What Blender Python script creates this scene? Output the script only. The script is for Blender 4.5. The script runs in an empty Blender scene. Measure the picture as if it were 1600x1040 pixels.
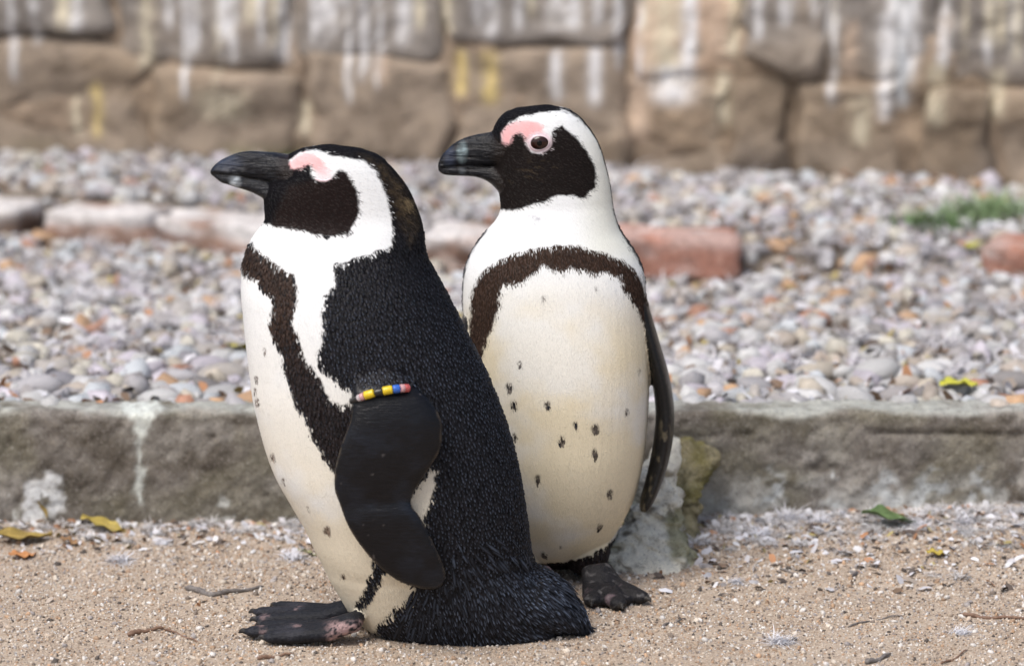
import bpy, bmesh, math, random
import numpy as np
from mathutils import Vector, Matrix, Quaternion
from mathutils.bvhtree import BVHTree

random.seed(7); rng = np.random.default_rng(7)
S = bpy.context.scene
C = bpy.context.collection
R = math.radians

# ------------------------------------------------------------------ camera, light, exposure
F = 5636.0; CH = 1.15; PITCH = R(11.21)
cd = bpy.data.cameras.new('camera'); cam = bpy.data.objects.new('camera', cd); C.objects.link(cam)
cam.location = (0, 0, CH); cam.rotation_euler = (R(90) - PITCH, 0, 0)
cd.sensor_width = 36; cd.lens = F / 1600 * 36; cd.clip_end = 200; cd.clip_start = 0.05
cd.dof.use_dof = True; cd.dof.focus_distance = 4.19; cd.dof.aperture_fstop = 3.3
S.camera = cam

SUN_EL, SUN_AZ = R(58), R(-140)      # azimuth measured from +Y towards +X (behind-left of the camera)
w = bpy.data.worlds.new('World'); S.world = w; w.use_nodes = True
nt = w.node_tree; nt.nodes.clear()
sky = nt.nodes.new('ShaderNodeTexSky'); sky.sky_type = 'NISHITA'; sky.sun_disc = False
sky.sun_elevation = SUN_EL; sky.sun_rotation = SUN_AZ; sky.dust_density = 4.0; sky.ozone_density = 0.6
mixw = nt.nodes.new('ShaderNodeMix'); mixw.data_type = 'RGBA'; mixw.inputs[0].default_value = 0.55
hsv = nt.nodes.new('ShaderNodeHueSaturation'); hsv.inputs['Saturation'].default_value = 0.85
bgn = nt.nodes.new('ShaderNodeBackground'); bgn.inputs[1].default_value = 0.12
wo = nt.nodes.new('ShaderNodeOutputWorld')
nt.links.new(sky.outputs[0], hsv.inputs['Color']); nt.links.new(hsv.outputs[0], bgn.inputs[0]); nt.links.new(bgn.outputs[0], wo.inputs[0])
nt.nodes.remove(mixw)
sd = bpy.data.lights.new('sun', 'SUN'); sd.energy = 2.1; sd.angle = R(32); sd.color = (1.0, 0.96, 0.91)
so = bpy.data.objects.new('sun', sd); C.objects.link(so)
dv = Vector((math.sin(SUN_AZ) * math.cos(SUN_EL), math.cos(SUN_AZ) * math.cos(SUN_EL), math.sin(SUN_EL)))
so.rotation_euler = dv.to_track_quat('Z', 'Y').to_euler(); so.location = (-2, -3, 5)
S.view_settings.view_transform = 'Standard'; S.view_settings.look = 'None'
S.view_settings.gamma = 1; S.view_settings.use_curve_mapping = False
S.view_settings.exposure = 0.36
S.cycles.use_denoising = True
S.cycles.max_bounces = 6; S.cycles.use_adaptive_sampling = True; S.cycles.adaptive_threshold = 0.01
S.cycles.caustics_reflective = False; S.cycles.caustics_refractive = False

# ------------------------------------------------------------------ picture <-> place
cp, sp = math.cos(PITCH), math.sin(PITCH)
def ray(px, py):
    dx = (px - 800) / F; dy = (520 - py) / F
    return dx, cp + dy * sp, -sp + dy * cp
def at(px, py, Y):
    d = ray(px, py); t = Y / d[1]
    return Vector((d[0] * t, Y, CH + d[2] * t))
def onz(px, py, z):
    d = ray(px, py); t = (z - CH) / d[2]
    return Vector((d[0] * t, d[1] * t, z))
def to_px(P):
    x, y, z = P[:, 0], P[:, 1], P[:, 2] - CH
    dep = y * cp - z * sp; up = y * sp + z * cp
    return np.stack([800 + F * x / dep, 520 - F * up / dep], 1)

# ------------------------------------------------------------------ noise
def _h(i, j, k, s):
    n = (i.astype(np.int64) * 374761393 + j.astype(np.int64) * 668265263 + k.astype(np.int64) * 2147483647 + s * 974634777) & 0xffffffff
    n = ((n ^ (n >> 13)) * 1274126177) & 0xffffffff
    n = (n ^ (n >> 16)) & 0xffffff
    return n / float(0xffffff)
def vn(P, freq, seed=0):
    Q = np.asarray(P, float) * freq + 100.37
    I = np.floor(Q).astype(np.int64); f = Q - I; f = f * f * (3 - 2 * f)
    r = 0
    for a in (0, 1):
        for b in (0, 1):
            for c in (0, 1):
                wgt = (f[:, 0] if a else 1 - f[:, 0]) * (f[:, 1] if b else 1 - f[:, 1]) * (f[:, 2] if c else 1 - f[:, 2])
                r = r + wgt * _h(I[:, 0] + a, I[:, 1] + b, I[:, 2] + c, seed)
    return r
def fbm(P, freq, oc=4, seed=0, gain=0.5):
    r = 0; a = 1; t = 0
    for o in range(oc):
        r = r + a * vn(P, freq * 2 ** o, seed + o); t += a; a *= gain
    return r / t
def sst(a, b, x):
    t = np.clip((x - a) / (b - a), 0, 1); return t * t * (3 - 2 * t)

# ------------------------------------------------------------------ mesh helpers
def mk_mesh(name, V, faces, mat=None, smooth=True, col=None, attr='tint'):
    me = bpy.data.meshes.new(name)
    V = np.asarray(V, np.float32)
    if isinstance(faces, np.ndarray):
        n, k = faces.shape
        me.vertices.add(len(V)); me.vertices.foreach_set('co', V.ravel())
        me.loops.add(n * k); me.loops.foreach_set('vertex_index', faces.astype(np.int32).ravel())
        me.polygons.add(n); me.polygons.foreach_set('loop_start', np.arange(0, n * k, k, dtype=np.int32))
        me.update(calc_edges=True); me.validate()
    else:
        me.from_pydata(V.tolist(), [], faces); me.update()
    if smooth: me.polygons.foreach_set('use_smooth', [True] * len(me.polygons))
    if col is not None:
        a = me.attributes.new(attr, 'FLOAT_COLOR', 'POINT')
        c4 = np.ones((len(V), 4), np.float32); c4[:, :3] = col
        a.data.foreach_set('color', c4.ravel())
    if mat: me.materials.append(mat)
    return me
def link(name, me, parent=None):
    o = bpy.data.objects.new(name, me); C.objects.link(o)
    if parent: o.parent = parent
    return o
def tag(o, label, cat, group=None, kind=None):
    if label: o['label'] = label
    if cat: o['category'] = cat
    if group: o['group'] = group
    if kind: o['kind'] = kind
    return o
def struct(o, label=None):
    o['kind'] = 'structure'
    if label: o['label'] = label
    return o
def empty(name, loc):
    o = bpy.data.objects.new(name, None); C.objects.link(o); o.location = loc; o.empty_display_size = 0.05
    return o
def grid_faces(nu, nv):
    i = np.arange(nu - 1)[:, None]; j = np.arange(nv - 1)[None, :]
    a = i * nv + j
    return np.stack([a, a + nv, a + nv + 1, a + 1], -1).reshape(-1, 4)
def ico(sub):
    bm = bmesh.new(); bmesh.ops.create_icosphere(bm, subdivisions=sub, radius=1)
    V = np.array([v.co[:] for v in bm.verts]); T = np.array([[v.index for v in f.verts] for f in bm.faces]); bm.free()
    return V, T
def rotmats(n, full=True):
    q = rng.normal(size=(n, 4)); q /= np.linalg.norm(q, axis=1)[:, None]
    a, b, c, d = q.T
    return np.stack([np.stack([1-2*(c*c+d*d), 2*(b*c-a*d), 2*(b*d+a*c)], -1),
                     np.stack([2*(b*c+a*d), 1-2*(b*b+d*d), 2*(c*d-a*b)], -1),
                     np.stack([2*(b*d-a*c), 2*(c*d+a*b), 1-2*(b*b+c*c)], -1)], 1)
def yawtilt(n, tilt):
    yaw = rng.uniform(0, 6.283, n); tx = rng.normal(0, tilt, n); ty = rng.normal(0, tilt, n)
    cz, sz = np.cos(yaw), np.sin(yaw); cx, sx = np.cos(tx), np.sin(tx); cy, sy = np.cos(ty), np.sin(ty)
    O = np.zeros(n); I = np.ones(n)
    Rz = np.stack([np.stack([cz, -sz, O], -1), np.stack([sz, cz, O], -1), np.stack([O, O, I], -1)], 1)
    Rx = np.stack([np.stack([I, O, O], -1), np.stack([O, cx, -sx], -1), np.stack([O, sx, cx], -1)], 1)
    Ry = np.stack([np.stack([cy, O, sy], -1), np.stack([O, I, O], -1), np.stack([-sy, O, cy], -1)], 1)
    return Rx @ Ry @ Rz

# ------------------------------------------------------------------ materials
class NB:
    def __init__(s, name):
        s.m = bpy.data.materials.new(name); s.m.use_nodes = True; s.t = s.m.node_tree
        s.b = s.t.nodes['Principled BSDF']; s.o = s.t.nodes['Material Output']
    def n(s, t, **k):
        x = s.t.nodes.new(t)
        for a, v in k.items():
            if a.startswith('i_'):
                key = a[2:]; key = int(key) if key.isdigit() else key.replace('_', ' ')
                x.inputs[key].default_value = v
            else: setattr(x, a, v)
        return x
    def l(s, a, b): s.t.links.new(a, b)
    def coord(s, scale=(1, 1, 1), kind='Object'):
        tc = s.n('ShaderNodeTexCoord'); mp = s.n('ShaderNodeMapping'); mp.inputs['Scale'].default_value = scale
        s.l(tc.outputs[kind], mp.inputs[0]); return mp.outputs[0]
    def noise(s, sc, det=6, rough=0.6, vec=None, dist=0.0):
        x = s.n('ShaderNodeTexNoise'); x.inputs['Scale'].default_value = sc; x.inputs['Detail'].default_value = det
        x.inputs['Roughness'].default_value = rough; x.inputs['Distortion'].default_value = dist
        if vec: s.l(vec, x.inputs['Vector'])
        return x.outputs['Fac']
    def ramp(s, fac, stops):
        r = s.n('ShaderNodeValToRGB'); el = r.color_ramp.elements
        while len(el) < len(stops): el.new(0.5)
        for e, (p, c) in zip(el, stops): e.position = p; e.color = (*c, 1) if len(c) == 3 else c
        s.l(fac, r.inputs[0]); return r.outputs[0]
    def mix(s, fac, a, b, mode='MIX'):
        x = s.n('ShaderNodeMix', data_type='RGBA', blend_type=mode)
        for i, v in ((0, fac), (6, a), (7, b)):
            if isinstance(v, (int, float)): x.inputs[i].default_value = v
            elif isinstance(v, tuple): x.inputs[i].default_value = (*v, 1)
            else: s.l(v, x.inputs[i])
        return x.outputs[2]
    def bump(s, h, st=0.5, d=0.01, prev=None):
        x = s.n('ShaderNodeBump'); x.inputs['Strength'].default_value = st; x.inputs['Distance'].default_value = d
        s.l(h, x.inputs['Height'])
        if prev: s.l(prev, x.inputs['Normal'])
        return x.outputs[0]
    def col(s, c):
        if isinstance(c, tuple): s.b.inputs['Base Color'].default_value = (*c, 1)
        else: s.l(c, s.b.inputs['Base Color'])
    def attr(s, nm):
        x = s.n('ShaderNodeAttribute'); x.attribute_name = nm; return x.outputs['Color']

def M_attr(name, rough=0.7, spec=0.3, nscale=None, nbump=0.0, var=0.15, stretch=(1, 1, 1), sheen=0, bd=.002):
    m = NB(name); v = m.coord(stretch)
    c = m.attr('tint')
    n = m.noise(nscale or 300, 5, 0.6, v)
    k = m.ramp(n, [(0.3, (1 - var,) * 3), (0.7, (1 + var * 0.6,) * 3)])
    m.col(m.mix(1.0, c, k, 'MULTIPLY'))
    m.b.inputs['Roughness'].default_value = rough; m.b.inputs['Specular IOR Level'].default_value = spec
    if nbump: m.l(m.bump(n, nbump, bd), m.b.inputs['Normal'])
    if sheen:
        m.b.inputs['Sheen Weight'].default_value = sheen; m.b.inputs['Sheen Roughness'].default_value = 0.5
    return m.m

m_plume = M_attr('plumage_down', 0.8, 0.06, 900, 0.15, 0.10)
m_feather = M_attr('plumage_feather', 0.5, 0.15, 1200, 0.0, 0.12)
m_skin = M_attr('flipper_skin', 0.30, 0.27, 260, 0.4, 0.4, (0.35, 1, 1.6))
m_horn = M_attr('beak_horn', 0.25, 0.24, 62, 1.0, 0.5, (0.35, 1, 2.6), bd=.005)
m_foot = M_attr('foot_skin', 0.45, 0.16, 260, 1.0, 0.4)
m_grit = M_attr('grit', 0.8, 0.3, 500, 0, 0.25)
m_litter = M_attr('down_litter', 0.8, 0.2, 300, 0, 0.1)

def M_objcol(name, rough=0.65, sc=60, bumpd=0.002, var=0.35, attrib=False):
    m = NB(name); v = m.coord()
    if attrib: c = m.attr('tint')
    else: c = m.n('ShaderNodeObjectInfo').outputs['Color']
    n = m.noise(sc, 7, 0.65, v); n2 = m.noise(sc * 5, 4, 0.6, v)
    k = m.ramp(n, [(0.3, (1 - var,) * 3), (0.7, (1.1,) * 3)])
    c = m.mix(1.0, c, k, 'MULTIPLY')
    c = m.mix(m.ramp(n2, [(0.6, (0, 0, 0)), (0.75, (0.5,) * 3)]), c, (0.62, 0.6, 0.57))
    m.col(c); m.b.inputs['Roughness'].default_value = rough
    m.l(m.bump(n2, 0.5, bumpd), m.b.inputs['Normal'])
    return m.m
m_pebble = M_objcol('pebble_stone')
m_pebble_a = M_objcol('pebble_stone_small', attrib=True)

def M_solid(name, a, b, sc=40, rough=0.8, bump=0.3, bd=0.002, stretch=(1, 1, 1)):
    m = NB(name); v = m.coord(stretch); n = m.noise(sc, 7, 0.65, v)
    m.col(m.ramp(n, [(0.3, a), (0.7, b)])); m.b.inputs['Roughness'].default_value = rough
    m.l(m.bump(n, bump, bd), m.b.inputs['Normal']); return m.m

# sand
m = NB('sand'); v = m.coord()
n1 = m.noise(9, 5, 0.6, v); n2 = m.noise(300, 4, 0.75, v); n3 = m.noise(60, 6, 0.7, v)
c = m.ramp(n1, [(0.3, (0.31, 0.24, 0.185)), (0.7, (0.44, 0.36, 0.29))])
c = m.mix(m.ramp(n2, [(0.45, (0, 0, 0)), (0.62, (1, 1, 1))]), c, (0.60, 0.50, 0.40))
c = m.mix(m.ramp(n2, [(0.28, (0.8,) * 3), (0.4, (0, 0, 0))]), c, (0.16, 0.11, 0.075))
c = m.mix(m.ramp(n3, [(0.55, (0, 0, 0)), (0.75, (0.5,) * 3)]), c, (0.40, 0.27, 0.17))
m.col(c); m.b.inputs['Roughness'].default_value = 0.9; m.b.inputs['Specular IOR Level'].default_value = 0.2
m.l(m.bump(n2, 0.8, 0.003, m.bump(n3, 0.5, 0.006)), m.b.inputs['Normal']); m_sand = m.m

# concrete / stone with vertex tint (tint carries real stains and darkened recesses)
def M_rough(name, sc=30, specks=True, bd=0.004):
    m = NB(name); v = m.coord(); c = m.attr('tint')
    n = m.noise(sc, 8, 0.7, v); n2 = m.noise(sc * 4.5, 6, 0.75, v); n3 = m.noise(sc * 0.3, 4, 0.6, v)
    k = m.ramp(n, [(0.28, (0.55, 0.52, 0.48)), (0.5, (1, 1, 1)), (0.75, (1.28, 1.26, 1.2))])
    c = m.mix(1.0, c, k, 'MULTIPLY')
    if specks:
        c = m.mix(m.ramp(n2, [(0.57, (0, 0, 0)), (0.66, (0.65,) * 3)]), c, (0.52, 0.50, 0.46))
        c = m.mix(m.ramp(n2, [(0.34, (0.8,) * 3), (0.44, (0, 0, 0))]), c, (0.045, 0.036, 0.028))
    m.col(c); m.b.inputs['Roughness'].default_value = 0.88; m.b.inputs['Specular IOR Level'].default_value = 0.25
    m.l(m.bump(n2, 0.6, bd * 0.5, m.bump(n, 0.8, bd)), m.b.inputs['Normal'])
    return m.m
m_kerb = M_rough('weathered_concrete', 62, True, .006)
m_wall = M_rough('wall_stone', 22, False, 0.006)
m_brick = M_rough('old_brick', 40)
m_rock = M_rough('guano_rock', 70, True, 0.008)
m_soil = M_solid('terrace_soil', (0.09, 0.07, 0.055), (0.25, 0.21, 0.17), 30)
m_mortar = M_rough('mortar', 30, False)

# ------------------------------------------------------------------ ground
KY = 4.545            # front face of the kerb
KZ = 0.147            # top of the kerb
def sand_h(x, y):
    P = np.stack([x, y, np.zeros_like(x)], -1)
    h = (fbm(P, 5, 3, 3) - 0.5) * 0.012 + (fbm(P, 30, 3, 5) - 0.5) * 0.006
    near = sst(4.15, 4.52, y) * (1 - sst(4.7, 5.2, y))
    h = h + near * (0.001 + 0.026 * sst(0.0, 0.75, x))
    flat = np.exp(-(((x + 0.0) / 0.35) ** 2 + ((y - 4.05) / 0.16) ** 2))
    return h * (1 - 0.7 * flat) - 0.002
def sheet(name, xs, ys, hf, mat):
    X, Y = np.meshgrid(xs, ys, indexing='ij'); x, y = X.ravel(), Y.ravel()
    return mk_mesh(name, np.stack([x, y, hf(x, y)], 1), grid_faces(len(xs), len(ys))[:, ::-1].copy(), mat)
xs = np.concatenate([np.linspace(-40, -1.2, 22)[:-1], np.linspace(-1.2, 1.2, 480), np.linspace(1.2, 40, 22)[1:]])
ys = np.concatenate([np.linspace(-30, 3.4, 20)[:-1], np.linspace(3.4, KY + 0.04, 240)])
me = sheet('sand_ground', xs, ys, sand_h, m_sand)
# make sure faces point up
def up_faces(me):
    if me.polygons[0].normal.z < 0:
        me.flip_normals()
up_faces(me)
struct(link('sand_ground', me), 'flat gritty tan sand in front of the stone kerb')

def wallY(x): return 6.31 - 0.21 * x
def edgeY(x): return 5.66 - 0.34 * x           # line of the brick edging on the terrace
def terr_h(x, y):
    P = np.stack([x, y, np.zeros_like(x)], -1)
    h = KZ - 0.016 + (fbm(P, 4, 3, 9) - 0.5) * 0.03 * sst(4.65, 4.9, y)
    e = edgeY(x)
    lft = 1 - sst(0.35, 0.75, x)
    step = lft * sst(e + 0.02, e + 0.10, y) + (1 - lft) * sst(4.9, 6.1, y)
    return h + 0.058 * step
xs = np.concatenate([np.linspace(-40, -1.6, 16)[:-1], np.linspace(-1.6, 1.6, 200), np.linspace(1.6, 40, 16)[1:]])
ys = np.concatenate([np.linspace(KY + 0.05, 6.9, 150), np.linspace(6.9, 60, 12)[1:]])
me = sheet('terrace_ground', xs, ys, terr_h, m_soil); up_faces(me)
terrace = struct(link('terrace_ground', me), 'raised terrace of pebbles and soil between the kerb and the stone wall')

# ------------------------------------------------------------------ kerb
def inpoly_sdf(Q, poly):
    """signed distance (positive inside) of 2-D points to a polygon"""
    A = np.asarray(poly, float); B = np.roll(A, -1, 0)
    d = np.full(len(Q), 1e9); ins = np.zeros(len(Q), bool)
    for a, b in zip(A, B):
        e = b - a; wv = Q - a; t = np.clip((wv @ e) / (e @ e + 1e-12), 0, 1)
        dd = np.linalg.norm(wv - t[:, None] * e, axis=1); d = np.minimum(d, dd)
        c = (a[1] > Q[:, 1]) != (b[1] > Q[:, 1])
        if abs(b[1] - a[1]) > 1e-9:
            c &= Q[:, 0] < (b[0] - a[0]) * (Q[:, 1] - a[1]) / (b[1] - a[1]) + a[0]
            ins ^= c
    return np.where(ins, d, -d)

def build_kerb():
    prof = []
    for t in np.linspace(-0.06, KZ - 0.012, 46): prof.append((0.0, t, -1, 0))
    for a in np.linspace(0, 90, 8)[1:-1]:
        prof.append((0.012 - 0.012 * math.cos(R(a)), KZ - 0.012 + 0.012 * math.sin(R(a)), -math.cos(R(a)), math.sin(R(a))))
    for t in np.linspace(0.012, 0.062, 16): prof.append((t, KZ, 0, 1))
    prof.append((0.062, -0.06, 0, 0))
    prof = np.array(prof)
    xs = np.concatenate([np.linspace(-6, -0.85, 40)[:-1], np.linspace(-0.85, 0.85, 560), np.linspace(0.85, 6, 40)[1:]])
    nx, npf = len(xs), len(prof)
    X = np.repeat(xs, npf); p = np.tile(prof, (nx, 1))
    V = np.stack([X, KY + p[:, 0], p[:, 1]], 1); N = np.stack([np.zeros(len(X)), p[:, 2], p[:, 3]], 1)
    d = (fbm(V, 9, 4, 21) - 0.5) * 0.008 + (fbm(V, 42, 5, 25, .62) - 0.5) * 0.012
    # broken lip: an undercut line below the top edge at the right
    lip = KZ - 0.026 + (vn(V * [1, 0, 0], 9, 31) - 0.5) * 0.016 + (vn(V * [1, 0, 0], 4, 35) - 0.5) * 0.03 - 0.004
    cr = np.exp(-((V[:, 2] - lip) / 0.004) ** 2) * sst(0.15, 0.25, V[:, 0]) * sst(0.42, 0.6, vn(V * [1, 0, 0], 9, 33))
    pit = sst(0.68, 0.8, fbm(V, 24, 3, 41))
    d = d - cr * 0.005 - pit * 0.006
    V = V + N * d[:, None]
    Q = to_px(V)
    base = np.array([0.130, 0.113, 0.094]); pale = np.array([0.33, 0.305, 0.28])
    f = sst(.3, .7, fbm(V, 16, 5, 51, .6))[:, None]
    col = base * (1 - f) + pale * f * 0.75 + base * f * 0.1
    col = col * (1 - (sst(0.56, 0.7, fbm(V, 7, 4, 57)) * 0.4)[:, None])
    g = sst(0.5, 0.65, fbm(V, 8, 3, 59))[:, None] * 0.35
    col = col * (1 - g) + np.array([0.19, 0.18, 0.115]) * g
    def lay(col, wgt, c): wgt = np.clip(wgt, 0, 1)[:, None]; return col * (1 - wgt) + np.array(c) * wgt
    nz = fbm(V, 60, 4, 61); nf = fbm(V, 25, 3, 63)
    # limey top
    col = lay(col, sst(KZ - 0.008, KZ + 0.002, V[:, 2] + (nf - 0.5) * 0.022) * 0.75, (0.50, 0.52, 0.49))
    # crust low on the right
    low = (1 - sst(0.03, 0.075, V[:, 2])) * sst(0.48, 0.6, nf) * sst(0.0, 0.1, V[:, 0] * 1.0 + 0.0)
    col = lay(col, low * 0.6, (0.52, 0.53, 0.52))
    col = lay(col, sst(0.60, 0.70, fbm(V, 14, 4, 67)) * 0.4, (0.47, 0.45, 0.42))
    # droppings with shapes of their own
    jit = np.stack([(vn(V, 120, 71) - 0.5) * 14, (vn(V, 120, 73) - 0.5) * 14], 1); Qj = Q + jit
    def blob(poly, soft=5): return sst(-soft, soft, inpoly_sdf(Qj, poly))
    col = lay(col, blob([(185, 625), (255, 625), (240, 645), (232, 668), (222, 690), (221, 720), (225, 735), (221, 785), (213, 788), (211, 740), (216, 715), (215, 680), (205, 655)]) * 0.95, (0.66, 0.70, 0.67))
    col = lay(col, blob([(36, 760), (52, 742), (78, 737), (98, 748), (97, 775), (104, 788), (88, 800), (60, 826), (40, 822), (32, 795)]) * sst(0.36, 0.5, nz) * 0.95, (0.72, 0.74, 0.76))
    col = lay(col, blob([(12, 770), (24, 790), (30, 830), (14, 835), (8, 800)]) * sst(0.45, 0.55, nz), (0.6, 0.62, 0.6))
    col = lay(col, blob([(338, 775), (352, 772), (368, 800), (395, 820), (330, 820)]) * sst(0.45, 0.55, nz) * 0.8, (0.58, 0.6, 0.58))
    for px, w_ in ((1380, 35), (1455, 40), (1530, 28), (1205, 30), (1300, 22)):
        col = lay(col, blob([(px - w_, 800), (px - w_ * .5, 750), (px, 730), (px + w_ * .6, 745), (px + w_, 800)], 9) * sst(0.47, 0.58, nz) * 0.75, (0.60, 0.64, 0.66))
    col = lay(col, cr * 0.4, (0.06, 0.045, 0.03))
    col = lay(col, pit * 0.5, (0.07, 0.055, 0.04))
    me = mk_mesh('stone_kerb', V, grid_faces(nx, npf), m_kerb, True, col)
    return me
o = link('stone_kerb', build_kerb())
tag(o, 'long low weathered grey brown kerb behind the penguins, streaked with white droppings', 'kerb')

# ------------------------------------------------------------------ stone wall
wall_dir = Vector((1, -0.21, 0)).normalized(); wall_n = Vector((-0.21, -1, 0)).normalized()   # towards the camera
W0 = Vector((0, wallY(0), 0))
def wall_uv(px, py):
    d = Vector(ray(px, py)); o_ = Vector((0, 0, CH))
    t = (W0 - o_).dot(wall_n) / d.dot(wall_n); P = o_ + d * t
    return (P - W0).dot(wall_dir), P.z
wall = empty('stone_wall', (W0.x, W0.y, 0.0)); wall.rotation_euler = (0, 0, math.atan2(-0.21, 1))
tag(wall, 'old brown wall of big rough stone blocks streaked with droppings, behind the pebble terrace', 'wall')
# wall-local frame: x along, -y towards camera, z up
streaks = []
def add_streak(px, y0, y1, w_, c):
    u, z1 = wall_uv(px, y0); _, z0 = wall_uv(px, y1)
    streaks.append((u, z0, z1, w_ * 0.00125, c))
CW, CY, CC, CP_ = (0.74, 0.74, 0.76), (0.66, 0.52, 0.22), (0.62, 0.56, 0.43), (0.52, 0.40, 0.31)
for a in [(105, -40, 50, 9, CC), (122, -40, 48, 7, CW), (152, 130, 215, 8, CY), (120, 150, 215, 7, CC), (228, -60, 112, 9, CC), (262, -60, 50, 6, CW),
          (300, -60, 85, 8, CW), (352, -60, 60, 10, CW), (365, -60, 100, 6, CW), (395, -60, 40, 12, CC), (440, -60, 100, 9, CW), (505, -60, 70, 7, CW),
          (520, -60, 60, 6, CW), (630, -60, 70, 9, CW), (655, -60, 50, 6, CC), (700, -60, 55, 9, CC), (720, 80, 152, 9, CY), (766, 80, 165, 11, CY),
          (770, -40, 60, 9, CW), (868, -60, 48, 10, CW), (896, -60, 48, 12, CW), (872, 80, 158, 9, CW), (932, 75, 165, 9, CW), (935, -60, 45, 7, CW),
          (1012, -60, 120, 14, CP_), (1045, -60, 135, 22, CC), (1050, 105, 165, 28, CW), (1075, -60, 125, 9, CW), (1120, -60, 110, 18, CP_), (1145, -60, 90, 8, CC),
          (1385, 20, 190, 9, CW), (1415, -60, 170, 12, (0.56, 0.60, 0.64)), (1432, -60, 120, 7, CW), (1478, -60, 110, 8, CW), (1465, 100, 200, 12, CC),
          (1550, -60, 70, 7, CC), (1590, -60, 90, 7, CW), (1230, -60, 40, 8, CW), (1300, -60, 60, 8, CC), (1330, 30, 130, 10, CP_), (995, 120, 230, 16, CP_), (1345, 150, 230, 12, CC),
          (1130, 110, 200, 9, CC), (1560, 110, 190, 9, CC), (350, 140, 190, 35, CC), (475, 160, 220, 8, CC), (600, 90, 130, 9, CP_)]:
    add_streak(*a)
for k in range(44):
    add_streak(rng.uniform(0, 1600), rng.uniform(-180, -40), rng.uniform(-20, 170), rng.uniform(2.5, 6), (CW, CC, CW)[k % 3])
for k in range(60):
    u = rng.uniform(-4, 4); 
    if abs(u) > 1.0: streaks.append((u, rng.uniform(0.25, 0.6), rng.uniform(0.7, 1.5), rng.uniform(0.006, 0.02), (CW, CC)[k % 2]))
def wall_tint(V, base, seed, tol=.4):
    col = np.tile(np.array(base), (len(V), 1))
    f = fbm(V, 10, 4, 300 + seed)[:, None]; col = col * (0.75 + 0.5 * f)
    g = sst(0.5, 0.68, fbm(V, 5, 3, 91))[:, None] * 0.3
    col = col * (1 - g) + np.array([0.30, 0.22, 0.14]) * g
    wob = (vn(V * [0, 0, 1], 30, 93) - 0.5) * 0.008; nz = sst(0.25, 0.5, fbm(V * [3, 1, 0.6], 45, 3, 95))
    for u, z0, z1, w_, c in streaks:
        if abs(u - V[:, 0].mean()) > tol: continue
        k = np.exp(-((V[:, 0] - u + wob) / w_) ** 2) * sst(z0 - 0.01, z0 + 0.02, V[:, 2]) * (1 - sst(z1 - 0.01, z1 + 0.01, V[:, 2])) * np.maximum(nz, .35) * 0.95
        col = col * (1 - k[:, None]) + np.array(c) * k[:, None]
    moss = (1 - sst(0.19, 0.235, V[:, 2])) * sst(0.5, 0.62, vn(V, 7, 97)) * 0.6
    return col * (1 - moss[:, None]) + np.array([0.13, 0.15, 0.05]) * moss[:, None]
def stone(u0, u1, z0, z1, base, seed, proud=0.0, quad=None):
    nu = max(10, min(44, int((u1 - u0) / 0.008))); nz = max(10, min(40, int((z1 - z0) / 0.008)))
    if abs((u0 + u1) / 2) > 1.1 or z0 > 0.62: nu, nz = 10, 8
    a = np.linspace(-1, 1, nu + 1); b = np.linspace(-1, 1, nz + 1)
    A, B = np.meshgrid(a, b, indexing='ij')
    e = 12.0
    rr = np.clip((np.abs(A) ** e + np.abs(B) ** e), 0, 1.6)
    dep = 0.050 * np.clip(1 - rr / 1.6, 0, 1) ** 0.5
    U = (u0 + u1) / 2 + A * (u1 - u0) / 2; Z = (z0 + z1) / 2 + B * (z1 - z0) / 2
    u, z, d = U.ravel(), Z.ravel(), dep.ravel()
    P = np.stack([u, np.zeros_like(u), z], 1)
    n = (fbm(P, 7, 4, 200 + seed) - 0.5) * 0.065 + (fbm(P, 40, 3, 210 + seed) - 0.5) * 0.010
    edge = (rr.ravel() < 1.0)
    uu = u + (fbm(P, 9, 3, 220 + seed) - 0.5) * 0.075; zz = z + (fbm(P, 9, 3, 230 + seed) - 0.5) * 0.065
    V = np.stack([uu, 0.045 - d - proud * sst(0.01, 0.06, d) - n * sst(0.0, 0.05, d), zz], 1)
    me = mk_mesh('stone', V, grid_faces(nu + 1, nz + 1), m_wall, True, wall_tint(V, base, seed))
    if me.polygons[len(me.polygons) // 2].normal.y > 0: me.flip_normals()
    link('stone', me, wall)
brn = (0.29, 0.235, 0.185); gry = (0.26, 0.235, 0.215); pnk = (0.47, 0.34, 0.25); drk = (0.19, 0.155, 0.125)
sid = 0
for x0, y0, x1, y1, base, pr in [
    (-95, -85, 172, 50, gry, 0.02), (178, -95, 440, 98, gry, 0.0), (446, -85, 690, 80, gry, 0.005), (694, -90, 978, 62, gry, 0.012),
    (985, -95, 1148, 118, pnk, -0.015), (1156, -75, 1290, 104, gry, 0.02), (1298, -80, 1470, 128, gry, 0.0), (1478, -80, 1720, 132, gry, 0.0),
    (-95, 60, 228, 240, brn, 0.004), (236, 106, 462, 248, brn, 0.012), (470, 88, 700, 250, brn, 0.004), (706, 72, 978, 262, brn, 0.0),
    (984, 126, 1134, 285, brn, -0.006), (1140, 122, 1236, 285, drk, 0.0), (1250, 118, 1400, 290, brn, 0.004), (1440, 142, 1560, 300, drk, 0.008), (1566, 140, 1740, 305, brn, 0.0)]:
    u0, z1 = wall_uv(x0, y0); u1, z0 = wall_uv(x1, y1); _, z1 = wall_uv((x0 + x1) / 2, y0); _, z0 = wall_uv((x0 + x1) / 2, y1)
    stone(u0, u1, z0 - 0.01, z1, base, sid, pr); sid += 1
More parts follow.
